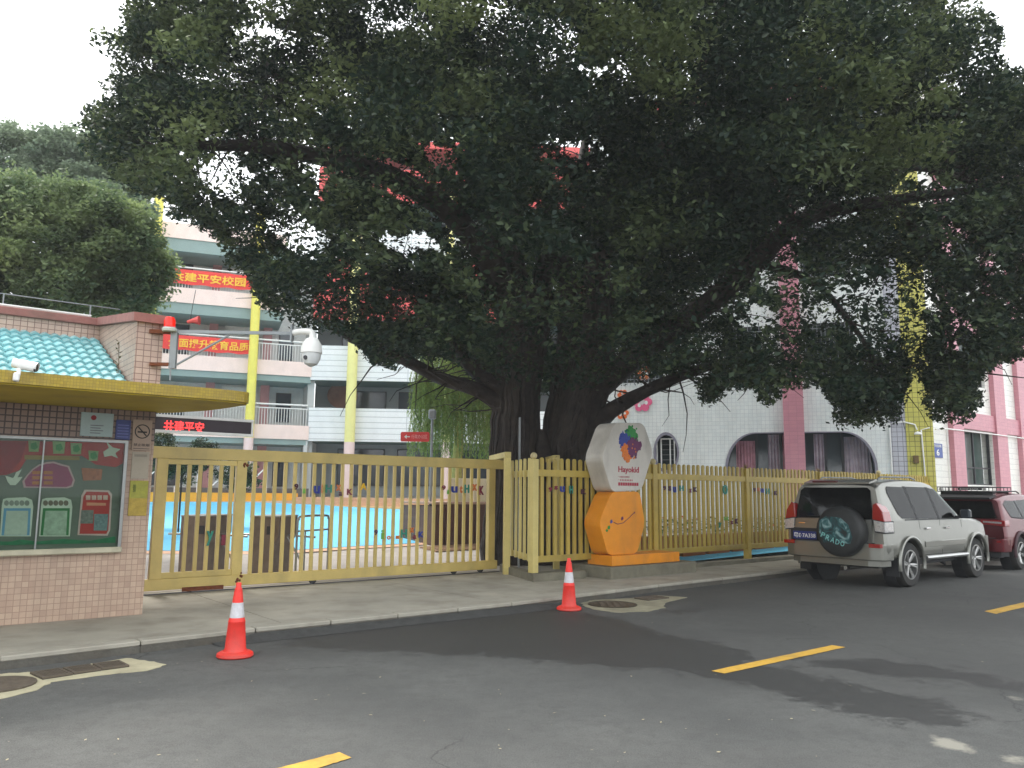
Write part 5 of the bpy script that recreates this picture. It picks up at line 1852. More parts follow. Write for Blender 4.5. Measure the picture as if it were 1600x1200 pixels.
M_tyre = mat('tyre rubber', (0.022, 0.022, 0.022, 1), .85, .2, 20, dirt=.2)
M_alloy = mat('alloy', rgb(190, 190, 188), .3, .08, 10, metal=.85, dirt=.15)
M_blk = mat('black plastic', rgb(32, 33, 36), .6, .1)
M_cgl = clear_glass('car glass', (.42, .47, .46, 1), 1.3)
M_cgl2 = clear_glass('rear car glass', (.16, .19, .2, 1), 1.55)
M_tl = mat('tail light red', rgb(150, 14, 20), .12, .1, 30, coat=1)
M_tc = mat('tail light clear', rgb(196, 196, 196), .15, .3, 40, coat=1, metal=.3)
M_chr = mat('chrome', rgb(210, 210, 212), .12, .02, metal=1)
M_seam = mat('door seam', (0.01, 0.01, 0.01, 1), .9)
M_plate = mat('plate blue', rgb(28, 44, 120), .4, .05)


def wheel_meshes(r, w, nsp):
    t = MB().lathe([(r * .60, -w / 2), (r * .93, -w / 2), (r * .985, -w / 2 + .03), (r, -w / 2 + .06), (r, w / 2 - .06), (r * .985, w / 2 - .03), (r * .93, w / 2), (r * .60, w / 2)], (0, 0, 0), 36, 'y', False)
    tyre = t.mesh('tyre', M_tyre, True, 40)
    m = MB()
    m.lathe([(.001, -w / 2 + .05), (r * .13, -w / 2 + .03), (r * .13, -w / 2 + .09), (.001, -w / 2 + .09)], (0, 0, 0), 18, 'y')
    n = 36
    for (ra, rb, ya_, yb_) in ((r * .605, r * .66, -w / 2 - .004, -w / 2 + .10),):
        vs = []
        for k in range(n):
            a = 2 * math.pi * k / n
            for q, yy in ((ra, ya_), (rb, ya_), (rb, yb_), (ra, yb_)): vs.append((q * math.cos(a), yy, q * math.sin(a)))
        fs = []
        for k in range(n):
            j = (k + 1) % n
            for e in range(4): fs.append((4 * k + e, 4 * j + e, 4 * j + (e + 1) % 4, 4 * k + (e + 1) % 4))
        m.add(vs, fs)
    for k in range(nsp):
        a = 2 * math.pi * k / nsp + .3
        for da in (-.10, .10):
            c, s = math.cos(a + da), math.sin(a + da)
            c2, s2 = math.cos(a + da * .4), math.sin(a + da * .4)
            p0 = Vector((c2 * r * .10, -w / 2 + .05, s2 * r * .10))
            p1 = Vector((c * r * .62, -w / 2 + .012, s * r * .62))
            m.tube([p0, p1], [r * .065, r * .05], 6)
    rim = m.mesh('rim', M_alloy, True, 30)
    d = MB().lathe([(.001, 0), (r * .62, 0), (r * .62, .02), (.001, .02)], (0, -w / 2 + .12, 0), 24, 'y')
    disc = d.mesh('wheel_back', M_blk)
    return tyre, rim, disc


def make_car(name, label, P, yaw, S, colm):
    hw, zb, zB, zT = S['hw'], S['zb'], S['zB'], S['zT']
    wb, r, xr, xf = S['wb'], S['r'], S['xr'], S['xf']
    slp = S['slp']
    sc = S.get('scale', 1.0)
    Fc = Frame(P, yaw)
    o = Fc.w(0, hw - .06)
    Fc = Frame(o, yaw)
    t = thing(name, label, 'car', Fc, 0, 0, 0)
    t.scale = (sc, sc, sc)
    sl = S['rslant']

    def side_y(z):
        if z <= zB: return hw - .025 * max(0, (z - .75)) / max(.01, zB - .75)
        return hw - .025 - slp * (z - zB)

    def ring(st):
        x, zb_, zB_, zT_, h = st[:5]
        sh = st[5] if len(st) > 5 else 0
        ya_ = h - .025 - slp * (zT_ - .07 - zB_)
        pts = [(0, zb_), (h - .14, zb_), (h - .03, zb_ + .06), (h, zb_ + .16), (h, .75 if zB_ > .8 else (zb_ + zB_) / 2), (h - .025, zB_),
               ((h - .025 + ya_) / 2, (zB_ + zT_ - .07) / 2), (ya_, zT_ - .07), (ya_ - .045, zT_ - .022), (ya_ - .13, zT_), (ya_ - .4, zT_ + .015), (0, zT_ + .022)]
        full = [(-y, z) for y, z in pts] + [(y, z) for y, z in pts[::-1][1:-1]]
        return [(x + (sh * max(0, z - zB_)), y, z) for y, z in full]
    mb = MB()
    rings = [ring(s) for s in S['stations']]
    n = len(rings[0])
    vs = [p for r_ in rings for p in r_]
    fs = []
    for i in range(len(rings) - 1):
        for k in range(n):
            j = (k + 1) % n
            fs.append((i * n + k, i * n + j, (i + 1) * n + j, (i + 1) * n + k))
    fs.append(tuple(range(n)))
    fs.append(tuple((len(rings) - 1) * n + k for k in range(n))[::-1])
    mb.add(vs, fs)
    bm_ = mb.mesh('body', colm, True, 50)
    ra = r * 1.16
    cuts = []
    for x in (0, wb):
        for s_ in (-1, 1):
            cuts.append(MB().lathe([(.001, 0), (ra, 0), (ra, s_ * .6), (.001, s_ * .6)], (x, s_ * (hw - .32), r + .01), 36, 'y'))
    c_ = MB().prism(S['cabin'], -.66, .66, 'y')
    c_.mat = M_blk
    cuts.append(c_)
    for poly in S['glass']:
        c_ = MB().prism(poly, -1.3, 1.3, 'y')
        c_.mat = M_blk
        cuts.append(c_)
    c_ = MB().prism(S['rglass'], xr - .5, -.3, 'x')
    c_.mat = M_blk
    cuts.append(c_)
    c_ = MB().box(S['ws'][0] - .1, S['ws'][1] + .3, -.64, .64, zB + .16, zT - .12)
    c_.mat = M_blk
    cuts.append(c_)
    nm_ = cut(bm_, cuts)
    bb = bmesh.new()
    bb.from_mesh(nm_)
    for f in bb.faces: f.smooth = True
    for e in bb.edges:
        e.smooth = not (len(e.link_faces) != 2 or e.calc_face_angle(0) > math.radians(32) or e.link_faces[0].material_index != e.link_faces[1].material_index)
    bb.to_mesh(nm_)
    bb.free()
    body = mesh_part('body', nm_, t)
    wn2 = body.modifiers.new('weighted', 'WEIGHTED_NORMAL')
    wn2.keep_sharp = True
    wn2.weight = 80
    for (sx_, sy_) in ((1.0, .36), (1.0, -.36), (.15, .36), (.15, -.36)):
        part('seat', MB().prism([(sx_ - .1, .75), (sx_ + .35, .78), (sx_ + .33, .9), (sx_ + .02, .9), (sx_ - .12, zB + .22), (sx_ - .22, zB + .22)], sy_ - .22, sy_ + .22, 'y'), M_blk, t)
        part('headrest', MB().box(sx_ - .24, sx_ - .13, sy_ - .12, sy_ + .12, zB + .26, zB + .42, bev=.03), M_blk, t)
    part('underbody', MB().box(xr + .25, xf - .4, -hw + .22, hw - .22, zb - .16, zb + .12), M_blk, t)
    for x in (0, wb):
        for s_ in (-1, 1):
            part('wheel_well', MB().lathe([(.001, 0), (ra + .004, 0), (ra + .004, s_ * .20), (ra * .985, s_ * .20), (ra * .98, s_ * .01), (.001, s_ * .01)], (x, s_ * (hw - .315), r + .01), 30, 'y'), M_blk, t)
            a0_, a1_ = math.radians(-12), math.radians(192)
            P_ = [(x + (ra + .015) * math.cos(a0_ + (a1_ - a0_) * k / 20), s_ * (hw + .012), r + .01 + (ra + .015) * math.sin(a0_ + (a1_ - a0_) * k / 20)) for k in range(21)]
            part('wheel_arch', MB().tube(P_, .034, 8), S['archm'], t, smooth=True)
    ty, rm, dk = wheel_meshes(r, .25, S['spokes'])
    for x in (0, wb):
        for s_ in (-1, 1):
            w_ = inst('wheel', dk, t, (x, s_ * (hw - .14), r), (0, 0, 0 if s_ < 0 else math.pi))
            q = random.uniform(0, 1)
            for nm, mm in (('tyre', ty), ('rim', rm)):
                c = bpy.data.objects.new(nm, mm)
                COL.objects.link(c)
                c.parent = w_
                c.rotation_euler = (0, q, 0)
    # side glass, both sides
    def spanel(nm, poly, m, s_, out=.008, parent=t, inn=-.002):
        vs = [(x, s_ * (side_y(z) + out), z) for x, z in poly] + [(x, s_ * (side_y(z) - inn), z) for x, z in poly]
        k = len(poly)
        fs = [tuple(range(k)), tuple(range(2 * k - 1, k - 1, -1))] + [(i, (i + 1) % k, k + (i + 1) % k, k + i) for i in range(k)]
        return part(nm, MB().add(vs, fs), m, parent, smooth=False)
    for s_ in (-1, 1):
        for poly in S['glass']: spanel('side_window', poly, M_cgl, s_)
        for poly in S['pillars']: spanel('window_trim', poly, M_blk, s_, .011)
        for poly in S['seams']: spanel('door_seam', poly, M_seam, s_, .0025)
        for x, z in S['handles']:
            part('door_handle', MB().box(x, x + .17, s_ * (side_y(z) + .002), s_ * (side_y(z) + .035), z, z + .03, bev=.008), S.get('handm', colm), t)
        mx, mz = S['mirror']
        mi = part('mirror', MB().box(mx - .06, mx + .06, s_ * (hw + .03), s_ * (hw + .22), mz, mz + .17, bev=.03), S['mirm'], t)
        part('mirror_arm', MB().box(mx - .03, mx + .03, s_ * (hw - .06), s_ * (hw + .05), mz, mz + .05), M_blk, t)
        part('sill', MB().tube([(.55, s_ * (hw + .01), zb - .02), (wb - .5, s_ * (hw + .01), zb - .02)], .04, 8), S['sillm'], t)
        part('side_moulding', MB().box(.56, wb - .52, s_ * (hw + .001), s_ * (hw + .016), zb + .17, zb + .27, bev=.005), S['mouldm'], t)
        part('roof_rail', MB().tube([(-.3, s_ * .55, zT + .03), (-.2, s_ * .56, zT + .075), (.9, s_ * .57, zT + .085), (1.1, s_ * .56, zT + .045)], .016, 6), S['railm'], t)
    # rear face panels: outline in (y,z), y to the left
    def rx(z): return xr + .12 + sl * max(0, z - zB)

    def rpanel(nm, poly, m, out=.008, dep=.04):
        vs = [(rx(z) - out, y, z) for y, z in poly] + [(rx(z) + dep, y, z) for y, z in poly]
        k = len(poly)
        fs = [tuple(range(k)), tuple(range(2 * k - 1, k - 1, -1))] + [(i, (i + 1) % k, k + (i + 1) % k, k + i) for i in range(k)]
        return part(nm, MB().add(vs, fs), m, t)
    # windscreen
    part('windscreen', MB().add([(S['ws'][0] + .02, -.66, zT - .06), (S['ws'][0] + .02, .66, zT - .06), (S['ws'][1], .82, zB + .10), (S['ws'][1], -.82, zB + .10)], [(0, 1, 2, 3)]), M_cgl, t)
    # bumpers
    part('rear_bumper', MB().prism(roundpoly([(xr + .38, -hw - .012), (xr + .06, -hw + .03), (xr, -hw + .22), (xr, hw - .22), (xr + .06, hw - .03), (xr + .38, hw + .012), (xr + .38, 0)], .05), zb - .02, zb + .26, 'z'), S['bumpm'], t, bevel=.02)
    part('bumper_step', MB().box(xr + .02, xr + .14, -hw + .2, hw - .2, zb + .262, zb + .272), M_blk, t)
    part('lower_bumper', MB().prism([(xr + .36, -hw + .05), (xr + .12, -hw + .12), (xr + .06, -hw + .3), (xr + .06, hw - .3), (xr + .12, hw - .12), (xr + .36, hw - .05)], zb - .12, zb - .021, 'z'), S['lowm'], t)
    part('front_bumper', MB().prism(roundpoly([(xf - .4, -hw - .01), (xf - .08, -hw + .1), (xf, -hw + .35), (xf, hw - .35), (xf - .08, hw - .1), (xf - .4, hw + .01)], .08), zb - .04, zb + .3, 'z'), S['bumpm'], t, bevel=.02)
    S['extra'](t, rpanel, spanel, rx, side_y)
    return t


M_silver = paint('silver paint', rgb(140, 140, 133), .7, .3)


def silver_extra(t, rpanel, spanel, rx, sy):
    rpanel('rear_window', SS['rglass'], M_cgl2, .006, .0)
    rpanel('tailgate', [(-.70, .74), (.74, .74), (.74, 1.155), (-.70, 1.155)], M_silver, .022)
    rpanel('plate_recess', [(.20, .74), (.83, .74), (.83, .98), (.20, .98)], M_blk, .026)
    pl_ = rpanel('number_plate', [(.32, .78), (.78, .78), (.78, .92), (.32, .92)], M_plate, .034)
    m = fit_text('粤E·7A338', 0, .43, 0, .095, 0, .004, .01)
    xx = rx(.86) - .037
    m.v = [(xx + v[1], .765 - v[0], .802 + v[2]) for v in m.v]
    part('plate_lettering', m, M_wht, t)
    rpanel('garnish', [(.20, .985), (.78, .985), (.78, 1.01), (.20, 1.01)], M_silver, .03)
    rpanel('emblem', [(-.60, 1.02), (-.50, 1.02), (-.50, 1.09), (-.60, 1.09)], M_chr, .03)
    rpanel('badge', [(.54, 1.06), (.66, 1.06), (.66, 1.08), (.54, 1.08)], M_chr, .03)
    for s_ in (-1, 1):
        part('tail_light', MB().prism([(s_ * .72, 1.17), (s_ * .935, 1.13), (s_ * .905, 1.30), (s_ * .80, 1.45), (s_ * .74, 1.42)], rx(1.2) - .045, rx(1.2) + .22, 'x'), M_tl, t, bevel=.012)
        part('indicator_light', MB().prism([(s_ * .76, .97), (s_ * .943, .95), (s_ * .943, 1.125), (s_ * .74, 1.16)], rx(1.0) - .035, rx(1.0) + .28, 'x'), M_tc, t, bevel=.012)
        part('lamp_housing', MB().prism([(s_ * .755, .955), (s_ * .938, .935), (s_ * .938, 1.14), (s_ * .73, 1.17)], rx(1.0) - .028, rx(1.0) + .29, 'x'), M_blk, t)
        part('reflector', MB().box(-1.03, -.95, s_ * .70, s_ * .90, .70, .765), M_tl, t)
    # spare wheel in its cover
    cy, cz = -.22, .95
    x0 = rx(.9)
    sp_ = part('spare_wheel_cover', MB().lathe([(.42, -.01), (.435, -.05), (.435, -.20), (.41, -.245), (.36, -.262), (.001, -.268)], (x0, cy, cz), 40, 'x'), mat('spare cover black', rgb(38, 40, 40), .55, .2, 8), t, smooth=True, sharp=60)
    m_print = mat('teal printed picture', rgb(40, 92, 94), .5, .1)
    nt = m_print.node_tree
    vo = nt.nodes.new('ShaderNodeTexNoise')
    vo.inputs['Scale'].default_value = 5
    vo.inputs['Detail'].default_value = 7
    vo.inputs['Distortion'].default_value = 1.5
    tcn = nt.nodes.new('ShaderNodeTexCoord')
    nt.links.new(tcn.outputs['Object'], vo.inputs['Vector'])
    crp = nt.nodes.new('ShaderNodeValToRGB')
    e = crp.color_ramp.elements
    e[0].position, e[0].color = .38, (0.008, 0.02, 0.022, 1)
    e[1].position, e[1].color = .66, (0.30, 0.46, 0.46, 1)
    e2 = crp.color_ramp.elements.new(.52)
    e2.color = (0.02, 0.11, 0.12, 1)
    nt.links.new(vo.outputs[0], crp.inputs[0])
    nt.links.new(crp.outputs[0], nt.nodes['Principled BSDF'].inputs['Base Color'])
    part('printed_picture', MB().prism([(cy + .33, cz + .18), (cy + .20, cz + .26), (cy - .06, cz + .24), (cy - .20, cz + .12), (cy - .26, cz - .08), (cy - .22, cz - .2), (cy + .02, cz - .18), (cy + .26, cz - .2), (cy + .34, cz - .02)], x0 - .273, x0 - .267, 'x'), m_print, t)
    M_pt = mat('pale teal lettering', rgb(130, 196, 190), .5)
    mb = MB()
    for k, ch in enumerate('PRADO'):
        g = fit_text(ch, -.036, .036, -.045, .045, 0, .004, .012)
        gy, gz = cy + .27 - k * .088, cz - .07 - .045 * k + .003 * k * k
        an = math.radians(-26 + k * 4)
        vs = []
        for (u, d, w) in g.v:
            u2, w2 = u * math.cos(an) - w * math.sin(an), u * math.sin(an) + w * math.cos(an)
            vs.append((x0 - .276 + d, gy - u2, gz + w2))
        mb.add(vs, g.f)
    part('cover_lettering', mb, M_pt, t)
    part('rear_spoiler', MB().prism([(rx(1.78) - .02, 1.80), (rx(1.78) + .25, 1.865), (rx(1.78) + .25, 1.83), (rx(1.78) - .02, 1.775)], -.62, .62, 'y'), M_silver, t)
    part('brake_lamp', MB().box(rx(1.80) - .03, rx(1.8) + .02, -.02, .45, 1.80, 1.83), mat('brake lamp dark red', rgb(90, 20, 28), .3), t)
    part('exhaust', MB().tube([(-.9, -.25, .33), (-1.0, -.25, .33)], .035, 10), M_chr, t)
    part('axle', MB().tube([(0, -.7, .36), (0, .7, .36)], .06, 8), M_blk, t)
    for s_ in (-1, 1):
        part('mud_flap', MB().box(-.47, -.455, s_ * .70, s_ * .93, .2, .5), M_blk, t)
    part('door_mirror_wiper', MB().tube([(rx(1.2) - .02, .5, 1.19), (rx(1.3) - .02, -.2, 1.24)], .01, 5), M_blk, t)


SS = dict(hw=.93, zb=.50, zB=1.14, zT=1.83, wb=2.79, r=.385, xr=-1.0, xf=3.72, slp=.27, rslant=.24, scale=1.03, spokes=6,
          stations=[(-.88, .50, 1.14, 1.74, .895, .24), (-.80, .48, 1.14, 1.78, .93, .22), (-.5, .46, 1.14, 1.82, .93, .1), (0, .46, 1.14, 1.85, .93), (.6, .46, 1.14, 1.865, .93),
                    (1.1, .46, 1.14, 1.85, .93), (1.4, .46, 1.14, 1.80, .93), (1.6, .46, 1.14, 1.68, .93), (1.9, .46, 1.14, 1.44, .93), (2.2, .46, 1.13, 1.215, .93), (2.5, .46, 1.12, 1.19, .925),
                    (3.0, .46, 1.08, 1.15, .915), (3.35, .46, 1.03, 1.09, .88), (3.55, .48, .95, 1.0, .82), (3.64, .52, .85, .88, .72)],
          rglass=[(-.70, 1.17), (.74, 1.17), (.68, 1.66), (.62, 1.71), (-.58, 1.71), (-.64, 1.66)], cabin=[(-.68, .95), (-.54, 1.72), (1.25, 1.74), (2.0, 1.12), (2.0, .8), (-.66, .8)],
          archm=M_silver, mirm=mat('mirror dark', rgb(44, 52, 60), .2, .05), sillm=M_alloy, mouldm=M_silver, railm=M_grey, bumpm=M_silver, lowm=M_silver,
          glass=[[(-.44, 1.70), (-.46, 1.62), (-.30, 1.26), (-.18, 1.18), (.33, 1.17), (.20, 1.73), (-.40, 1.735)],
                 [(.42, 1.17), (1.20, 1.17), (1.08, 1.735), (.28, 1.74)], [(1.29, 1.17), (2.06, 1.17), (2.03, 1.24), (1.66, 1.54), (1.45, 1.70), (1.17, 1.73)]],
          pillars=[[(.335, 1.165), (.415, 1.165), (.275, 1.745), (.205, 1.745)], [(1.205, 1.165), (1.285, 1.165), (1.165, 1.735), (1.085, 1.74)], [(-.1, 1.145), (2.1, 1.145), (2.1, 1.166), (-.1, 1.166)]],
          seams=[[(.46, .62), (.472, .62), (.42, 1.14), (.408, 1.14)], [(1.24, .52), (1.252, .52), (1.252, 1.14), (1.24, 1.14)], [(2.22, .56), (2.232, .56), (2.18, 1.13), (2.168, 1.13)],
                 [(.5, .53), (2.2, .53), (2.2, .54), (.5, .54)]],
          handles=[(.62, .98), (1.42, .98)], mirror=(2.05, 1.16), ws=(1.47, 2.24), extra=silver_extra, handm=M_chr)
Pc_ = on_z(1419, 917, 0)
make_car('parked_car', 'silver off road car with a covered spare wheel on its back', Pc_, 51, SS, M_silver)

M_maroon = paint('maroon paint', rgb(96, 6, 22), .5, .25)


def maroon_extra(t, rpanel, spanel, rx, sy):
    rpanel('rear_window', sm['rglass'], M_cgl2, .01, .0)
    part('rear_spoiler', MB().prism([(rx(1.5) - .12, 1.54), (rx(1.5) + .25, 1.60), (rx(1.5) + .25, 1.56), (rx(1.5) - .10, 1.50)], -.60, .60, 'y'), M_blk, t)
    rpanel('plate_recess', [(-.30, .78), (.30, .78), (.30, .92), (-.30, .92)], M_blk, .012)
    rpanel('number_plate', [(-.23, .785), (.23, .785), (.23, .915), (-.23, .915)], M_plate, .02)
    rpanel('chrome_strip', [(-.5, .945), (.5, .945), (.5, .975), (-.5, .975)], M_chr, .02)
    for s_ in (-1, 1):
        part('tail_light', MB().prism([(s_ * .45, .97), (s_ * .93, .93), (s_ * .925, 1.06), (s_ * .45, 1.07)], rx(1.0) - .03, rx(1.0) + .22, 'x'), M_tl, t, bevel=.012)
        part('reflector', MB().box(-.93, -.86, s_ * .62, s_ * .84, .60, .64), M_tl, t)
        part('lamp_glint', MB().prism([(s_ * .5, 1.01), (s_ * .86, .99), (s_ * .86, 1.03), (s_ * .5, 1.045)], rx(1.0) - .036, rx(1.0) - .031, 'x'), M_tc, t)
    part('skid_plate', MB().box(-.92, -.86, -.4, .4, .36, .44), M_grey, t)


sm = dict(hw=.92, scale=1.04, zb=.42, zB=1.06, zT=1.60, wb=2.66, r=.36, xr=-.95, xf=3.5, slp=.34, rslant=.55, spokes=5,
          stations=[(-.83, .42, 1.06, 1.50, .88, .55), (-.72, .40, 1.06, 1.53, .92, .45), (-.4, .38, 1.06, 1.58, .92, .2), (0, .38, 1.06, 1.61, .92), (.6, .38, 1.06, 1.64, .92), (1.0, .38, 1.06, 1.63, .92),
                    (1.25, .38, 1.06, 1.56, .92), (1.6, .38, 1.06, 1.34, .92), (2.0, .38, 1.04, 1.12, .92), (2.6, .38, 1.0, 1.06, .91), (3.1, .38, .95, .98, .87), (3.3, .4, .86, .9, .8), (3.4, .42, .75, .78, .7)],
          rglass=[(-.72, 1.10), (.72, 1.10), (.60, 1.46), (-.60, 1.46)], cabin=[(-.60, .95), (-.35, 1.46), (1.1, 1.5), (1.8, 1.04), (1.8, .7), (-.6, .7)],
          archm=mat('maroon grey cladding', rgb(70, 44, 50), .6, .1), mirm=M_maroon, sillm=M_blk, mouldm=M_blk, railm=M_blk, bumpm=M_maroon, lowm=M_blk,
          glass=[[(-.50, 1.40), (-.38, 1.14), (.25, 1.10), (.15, 1.47), (-.3, 1.48)], [(.32, 1.10), (1.05, 1.09), (.95, 1.50), (.22, 1.48)], [(1.13, 1.09), (1.85, 1.09), (1.5, 1.32), (1.22, 1.47), (1.03, 1.50)]],
          pillars=[[(.255, 1.09), (.315, 1.09), (.215, 1.48), (.155, 1.47)], [(1.055, 1.08), (1.125, 1.08), (1.025, 1.5), (.955, 1.5)], [(-.35, 1.115), (.3, 1.075), (.3, 1.092), (-.35, 1.132)]],
          seams=[[(.40, .5), (.412, .5), (.35, 1.06), (.338, 1.06)], [(1.1, .45), (1.112, .45), (1.112, 1.06), (1.1, 1.06)]],
          handles=[(.5, .92), (1.3, .92)], mirror=(1.85, 1.08), ws=(1.2, 2.05), extra=maroon_extra)
Pm_ = on_z(1592, 890, 0)
car2 = make_car('parked_car', 'maroon compact off road car with a black roof basket, at the right edge', Pm_, 51, sm, M_maroon)
Fm = Frame(Frame(Pm_, 51).w(0, .92 - .06), 51)
rk = thing('roof_basket', 'black steel roof basket on the maroon car', 'roof rack', Fm, .3, 0, 1.70)
mb = MB()
L0, L1, Wk = -.55, .75, .56
for z in (1.74, 1.84):
    mb.tube([(L0, -Wk, z), (L1, -Wk, z), (L1, Wk, z), (L0, Wk, z), (L0, -Wk, z)], .012, 6)
part('rim', mb, M_blk, rk)
up = MB().tube([(0, 0, 0), (0, 0, .1)], .008, 5).mesh('upright', M_blk)
for k in range(7):
    for s_ in (-1, 1): inst('upright', up, rk, (L0 + (L1 - L0) * k / 6, s_ * Wk, 1.74))
for k in range(1, 9): inst('upright', up, rk, (L0, -Wk + 2 * Wk * k / 9, 1.74))
for k in range(6): part('floor_bar', MB().tube([(L0 + (L1 - L0) * k / 5, -Wk, 1.74), (L0 + (L1 - L0) * k / 5, Wk, 1.74)], .008, 5), M_blk, rk)
part('wind_deflector', MB().box(L0 - .014, L0 - .004, -.42, .1, 1.765, 1.815), M_blk, rk)
m = fit_text('ROOF RACK', -.35, .05, 1.775, 1.805, 0, .003)
m.v = [(L0 - .018 + v[1], -v[0] - .30, v[2]) for v in m.v]
part('pale_lettering', m, M_wht, rk)
for s_ in (-1, 1): part('lamp', MB().lathe([(.001, -.03), (.035, -.03), (.035, 0), (.001, 0)], (L0 - .01, s_ * (Wk - .08), 1.79), 12, 'x'), M_tc, rk)
for x in (L0 + .2, L1 - .2): part('cross_foot', MB().box(x - .02, x + .02, -.57, .57, 1.665, 1.735), M_blk, rk)


# ------------------------------------------------------------------ foliage
def leaf_material(name, c_dark, c_light, trans=.35, rough=.6):
    m = bpy.data.materials.new(name)
    m.use_nodes = True
    nt = m.node_tree
    b = nt.nodes['Principled BSDF']
    o = nt.nodes['Material Output']
    a = nt.nodes.new('ShaderNodeAttribute')
    a.attribute_name = 'tint'
    sp = nt.nodes.new('ShaderNodeSeparateColor')
    nt.links.new(a.outputs['Color'], sp.inputs[0])
    mx = nt.nodes.new('ShaderNodeMixRGB')
    mx.inputs[1].default_value = c_dark
    mx.inputs[2].default_value = c_light
    nt.links.new(sp.outputs[0], mx.inputs[0])
    nt.links.new(mx.outputs[0], b.inputs['Base Color'])
    b.inputs['Roughness'].default_value = rough
    b.inputs['Specular IOR Level'].default_value = .22
    tr = nt.nodes.new('ShaderNodeBsdfTranslucent')
    nt.links.new(mx.outputs[0], tr.inputs[0])
    ms = nt.nodes.new('ShaderNodeMixShader')
    ms.inputs[0].default_value = trans
    nt.links.new(b.outputs[0], ms.inputs[1])
    nt.links.new(tr.outputs[0], ms.inputs[2])
    nt.links.new(ms.outputs[0], o.inputs[0])
    return m


def leaves(name, C, n_each, spread, L_, W_, m, flat_=.6, mask=None, tint=None, droop=0.0, parent=None):
    """rhombic leaves scattered about the cluster centres C"""
    n = len(C) * n_each
    c = np.repeat(C, n_each, 0)
    sp = np.repeat(spread, n_each)[:, None] if hasattr(spread, '__len__') else spread
    g = rng.normal(size=(n, 3))
    g /= np.linalg.norm(g, axis=1, keepdims=True)
    rad = rng.random((n, 1)) ** .45
    p = c + g * rad * sp * np.array([1, 1, flat_])
    tn = (np.repeat(tint, n_each) if tint is not None else rng.random(n)) + rng.normal(size=n) * .12
    if mask is not None:
        k = mask(p)
        p, tn, g = p[k], tn[k], g[k]
    n = len(p)
    a = rng.random(n) * 2 * math.pi
    el = rng.normal(size=n) * .5 - droop
    u = np.stack([np.cos(a) * np.cos(el), np.sin(a) * np.cos(el), np.sin(el)], 1)
    r0 = rng.normal(size=(n, 3)) * .55 + np.array([0, 0, 1.0])
    w = np.cross(u, r0)
    w /= np.linalg.norm(w, axis=1, keepdims=True) + 1e-9
    s = (.75 + .5 * rng.random((n, 1)))
    u = u * L_ / 2 * s
    w = w * W_ / 2 * s
    V = np.stack([p - u, p + w, p + u, p - w], 1).reshape(-1, 3)
    Q = np.arange(n * 4).reshape(-1, 4)
    if parent is not None: V = V - np.array(parent.location)
    me = np_mesh(name, V, Q, m)
    ca = me.color_attributes.new('tint', 'FLOAT_COLOR', 'POINT')
    cd = np.ones((n * 4, 4), np.float32)
    cd[:, 0] = np.repeat(np.clip(tn, 0, 1), 4)
    ca.data.foreach_set('color', cd.ravel())
    o = bpy.data.objects.new(name, me)
    COL.objects.link(o)
    o.parent = parent
    o['kind'] = 'stuff'
    return o


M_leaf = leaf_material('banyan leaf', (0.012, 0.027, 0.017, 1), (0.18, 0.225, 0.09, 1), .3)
M_bark = mat('banyan bark', rgb(52, 45, 42), .9, .5, 6, 1.0, 24, dirt=.3)
TB = at(850, 760, 17.4)
tree = thing('banyan_tree', 'huge dark banyan tree spreading over the fence', 'tree', WORLD, TB[0], TB[1], .12)


def rdg(seed):
    ph = random.Random(seed).uniform(0, 6)
    return lambda a, i: 1 + .10 * math.sin(5 * a + ph + i * .12) + .07 * math.sin(11 * a + 2 * ph - i * .2)


def limb(pts, name, seg=14, sub=5, seed=0):
    P = [tuple(at(x, y, Y)) for x, y, Y, r in pts]
    q = smooth_pts(P, sub)
    rr = np.interp(np.linspace(0, len(pts) - 1, len(q)), range(len(pts)), [p[3] for p in pts])
    q = [v + Vector((random.uniform(-1, 1), random.uniform(-1, 1), random.uniform(-1, 1))) * r_ * .06 for v, r_ in zip(q, rr)]
    part(name, MB().tube(q, list(rr), seg, True, rdg(seed)), M_bark, tree, smooth=True, sharp=80)
    return q, rr


stems = [[(796, 900, 17.3, .60), (797, 800, 17.3, .46), (800, 700, 17.3, .42), (803, 620, 17.3, .40), (810, 540, 17.2, .38), (800, 460, 17, .34), (790, 380, 16.7, .28), (800, 280, 16.4, .2), (790, 180, 16, .13)],
         [(842, 900, 17.7, .45), (826, 760, 17.7, .32), (818, 690, 17.6, .30), (822, 600, 17.6, .28), (838, 520, 17.7, .25), (850, 430, 17.9, .2), (860, 300, 18, .15)],
         [(902, 900, 17.4, .62), (893, 780, 17.4, .50), (898, 700, 17.3, .46), (910, 640, 17.2, .40), (928, 570, 17.0, .36), (932, 500, 16.9, .30), (935, 400, 16.6, .24), (950, 280, 16.2, .16)],
         [(868, 900, 17.6, .45), (866, 740, 17.6, .30), (872, 670, 17.6, .26), (884, 590, 17.7, .26), (890, 500, 17.9, .22), (880, 380, 18.3, .16)],
         [(850, 900, 17.3, .5), (850, 800, 17.35, .38), (848, 720, 17.4, .26), (846, 672, 17.45, .12)],
         [(935, 900, 17.2, .35), (925, 800, 17.2, .26), (918, 730, 17.2, .22), (925, 670, 17.1, .2)]]
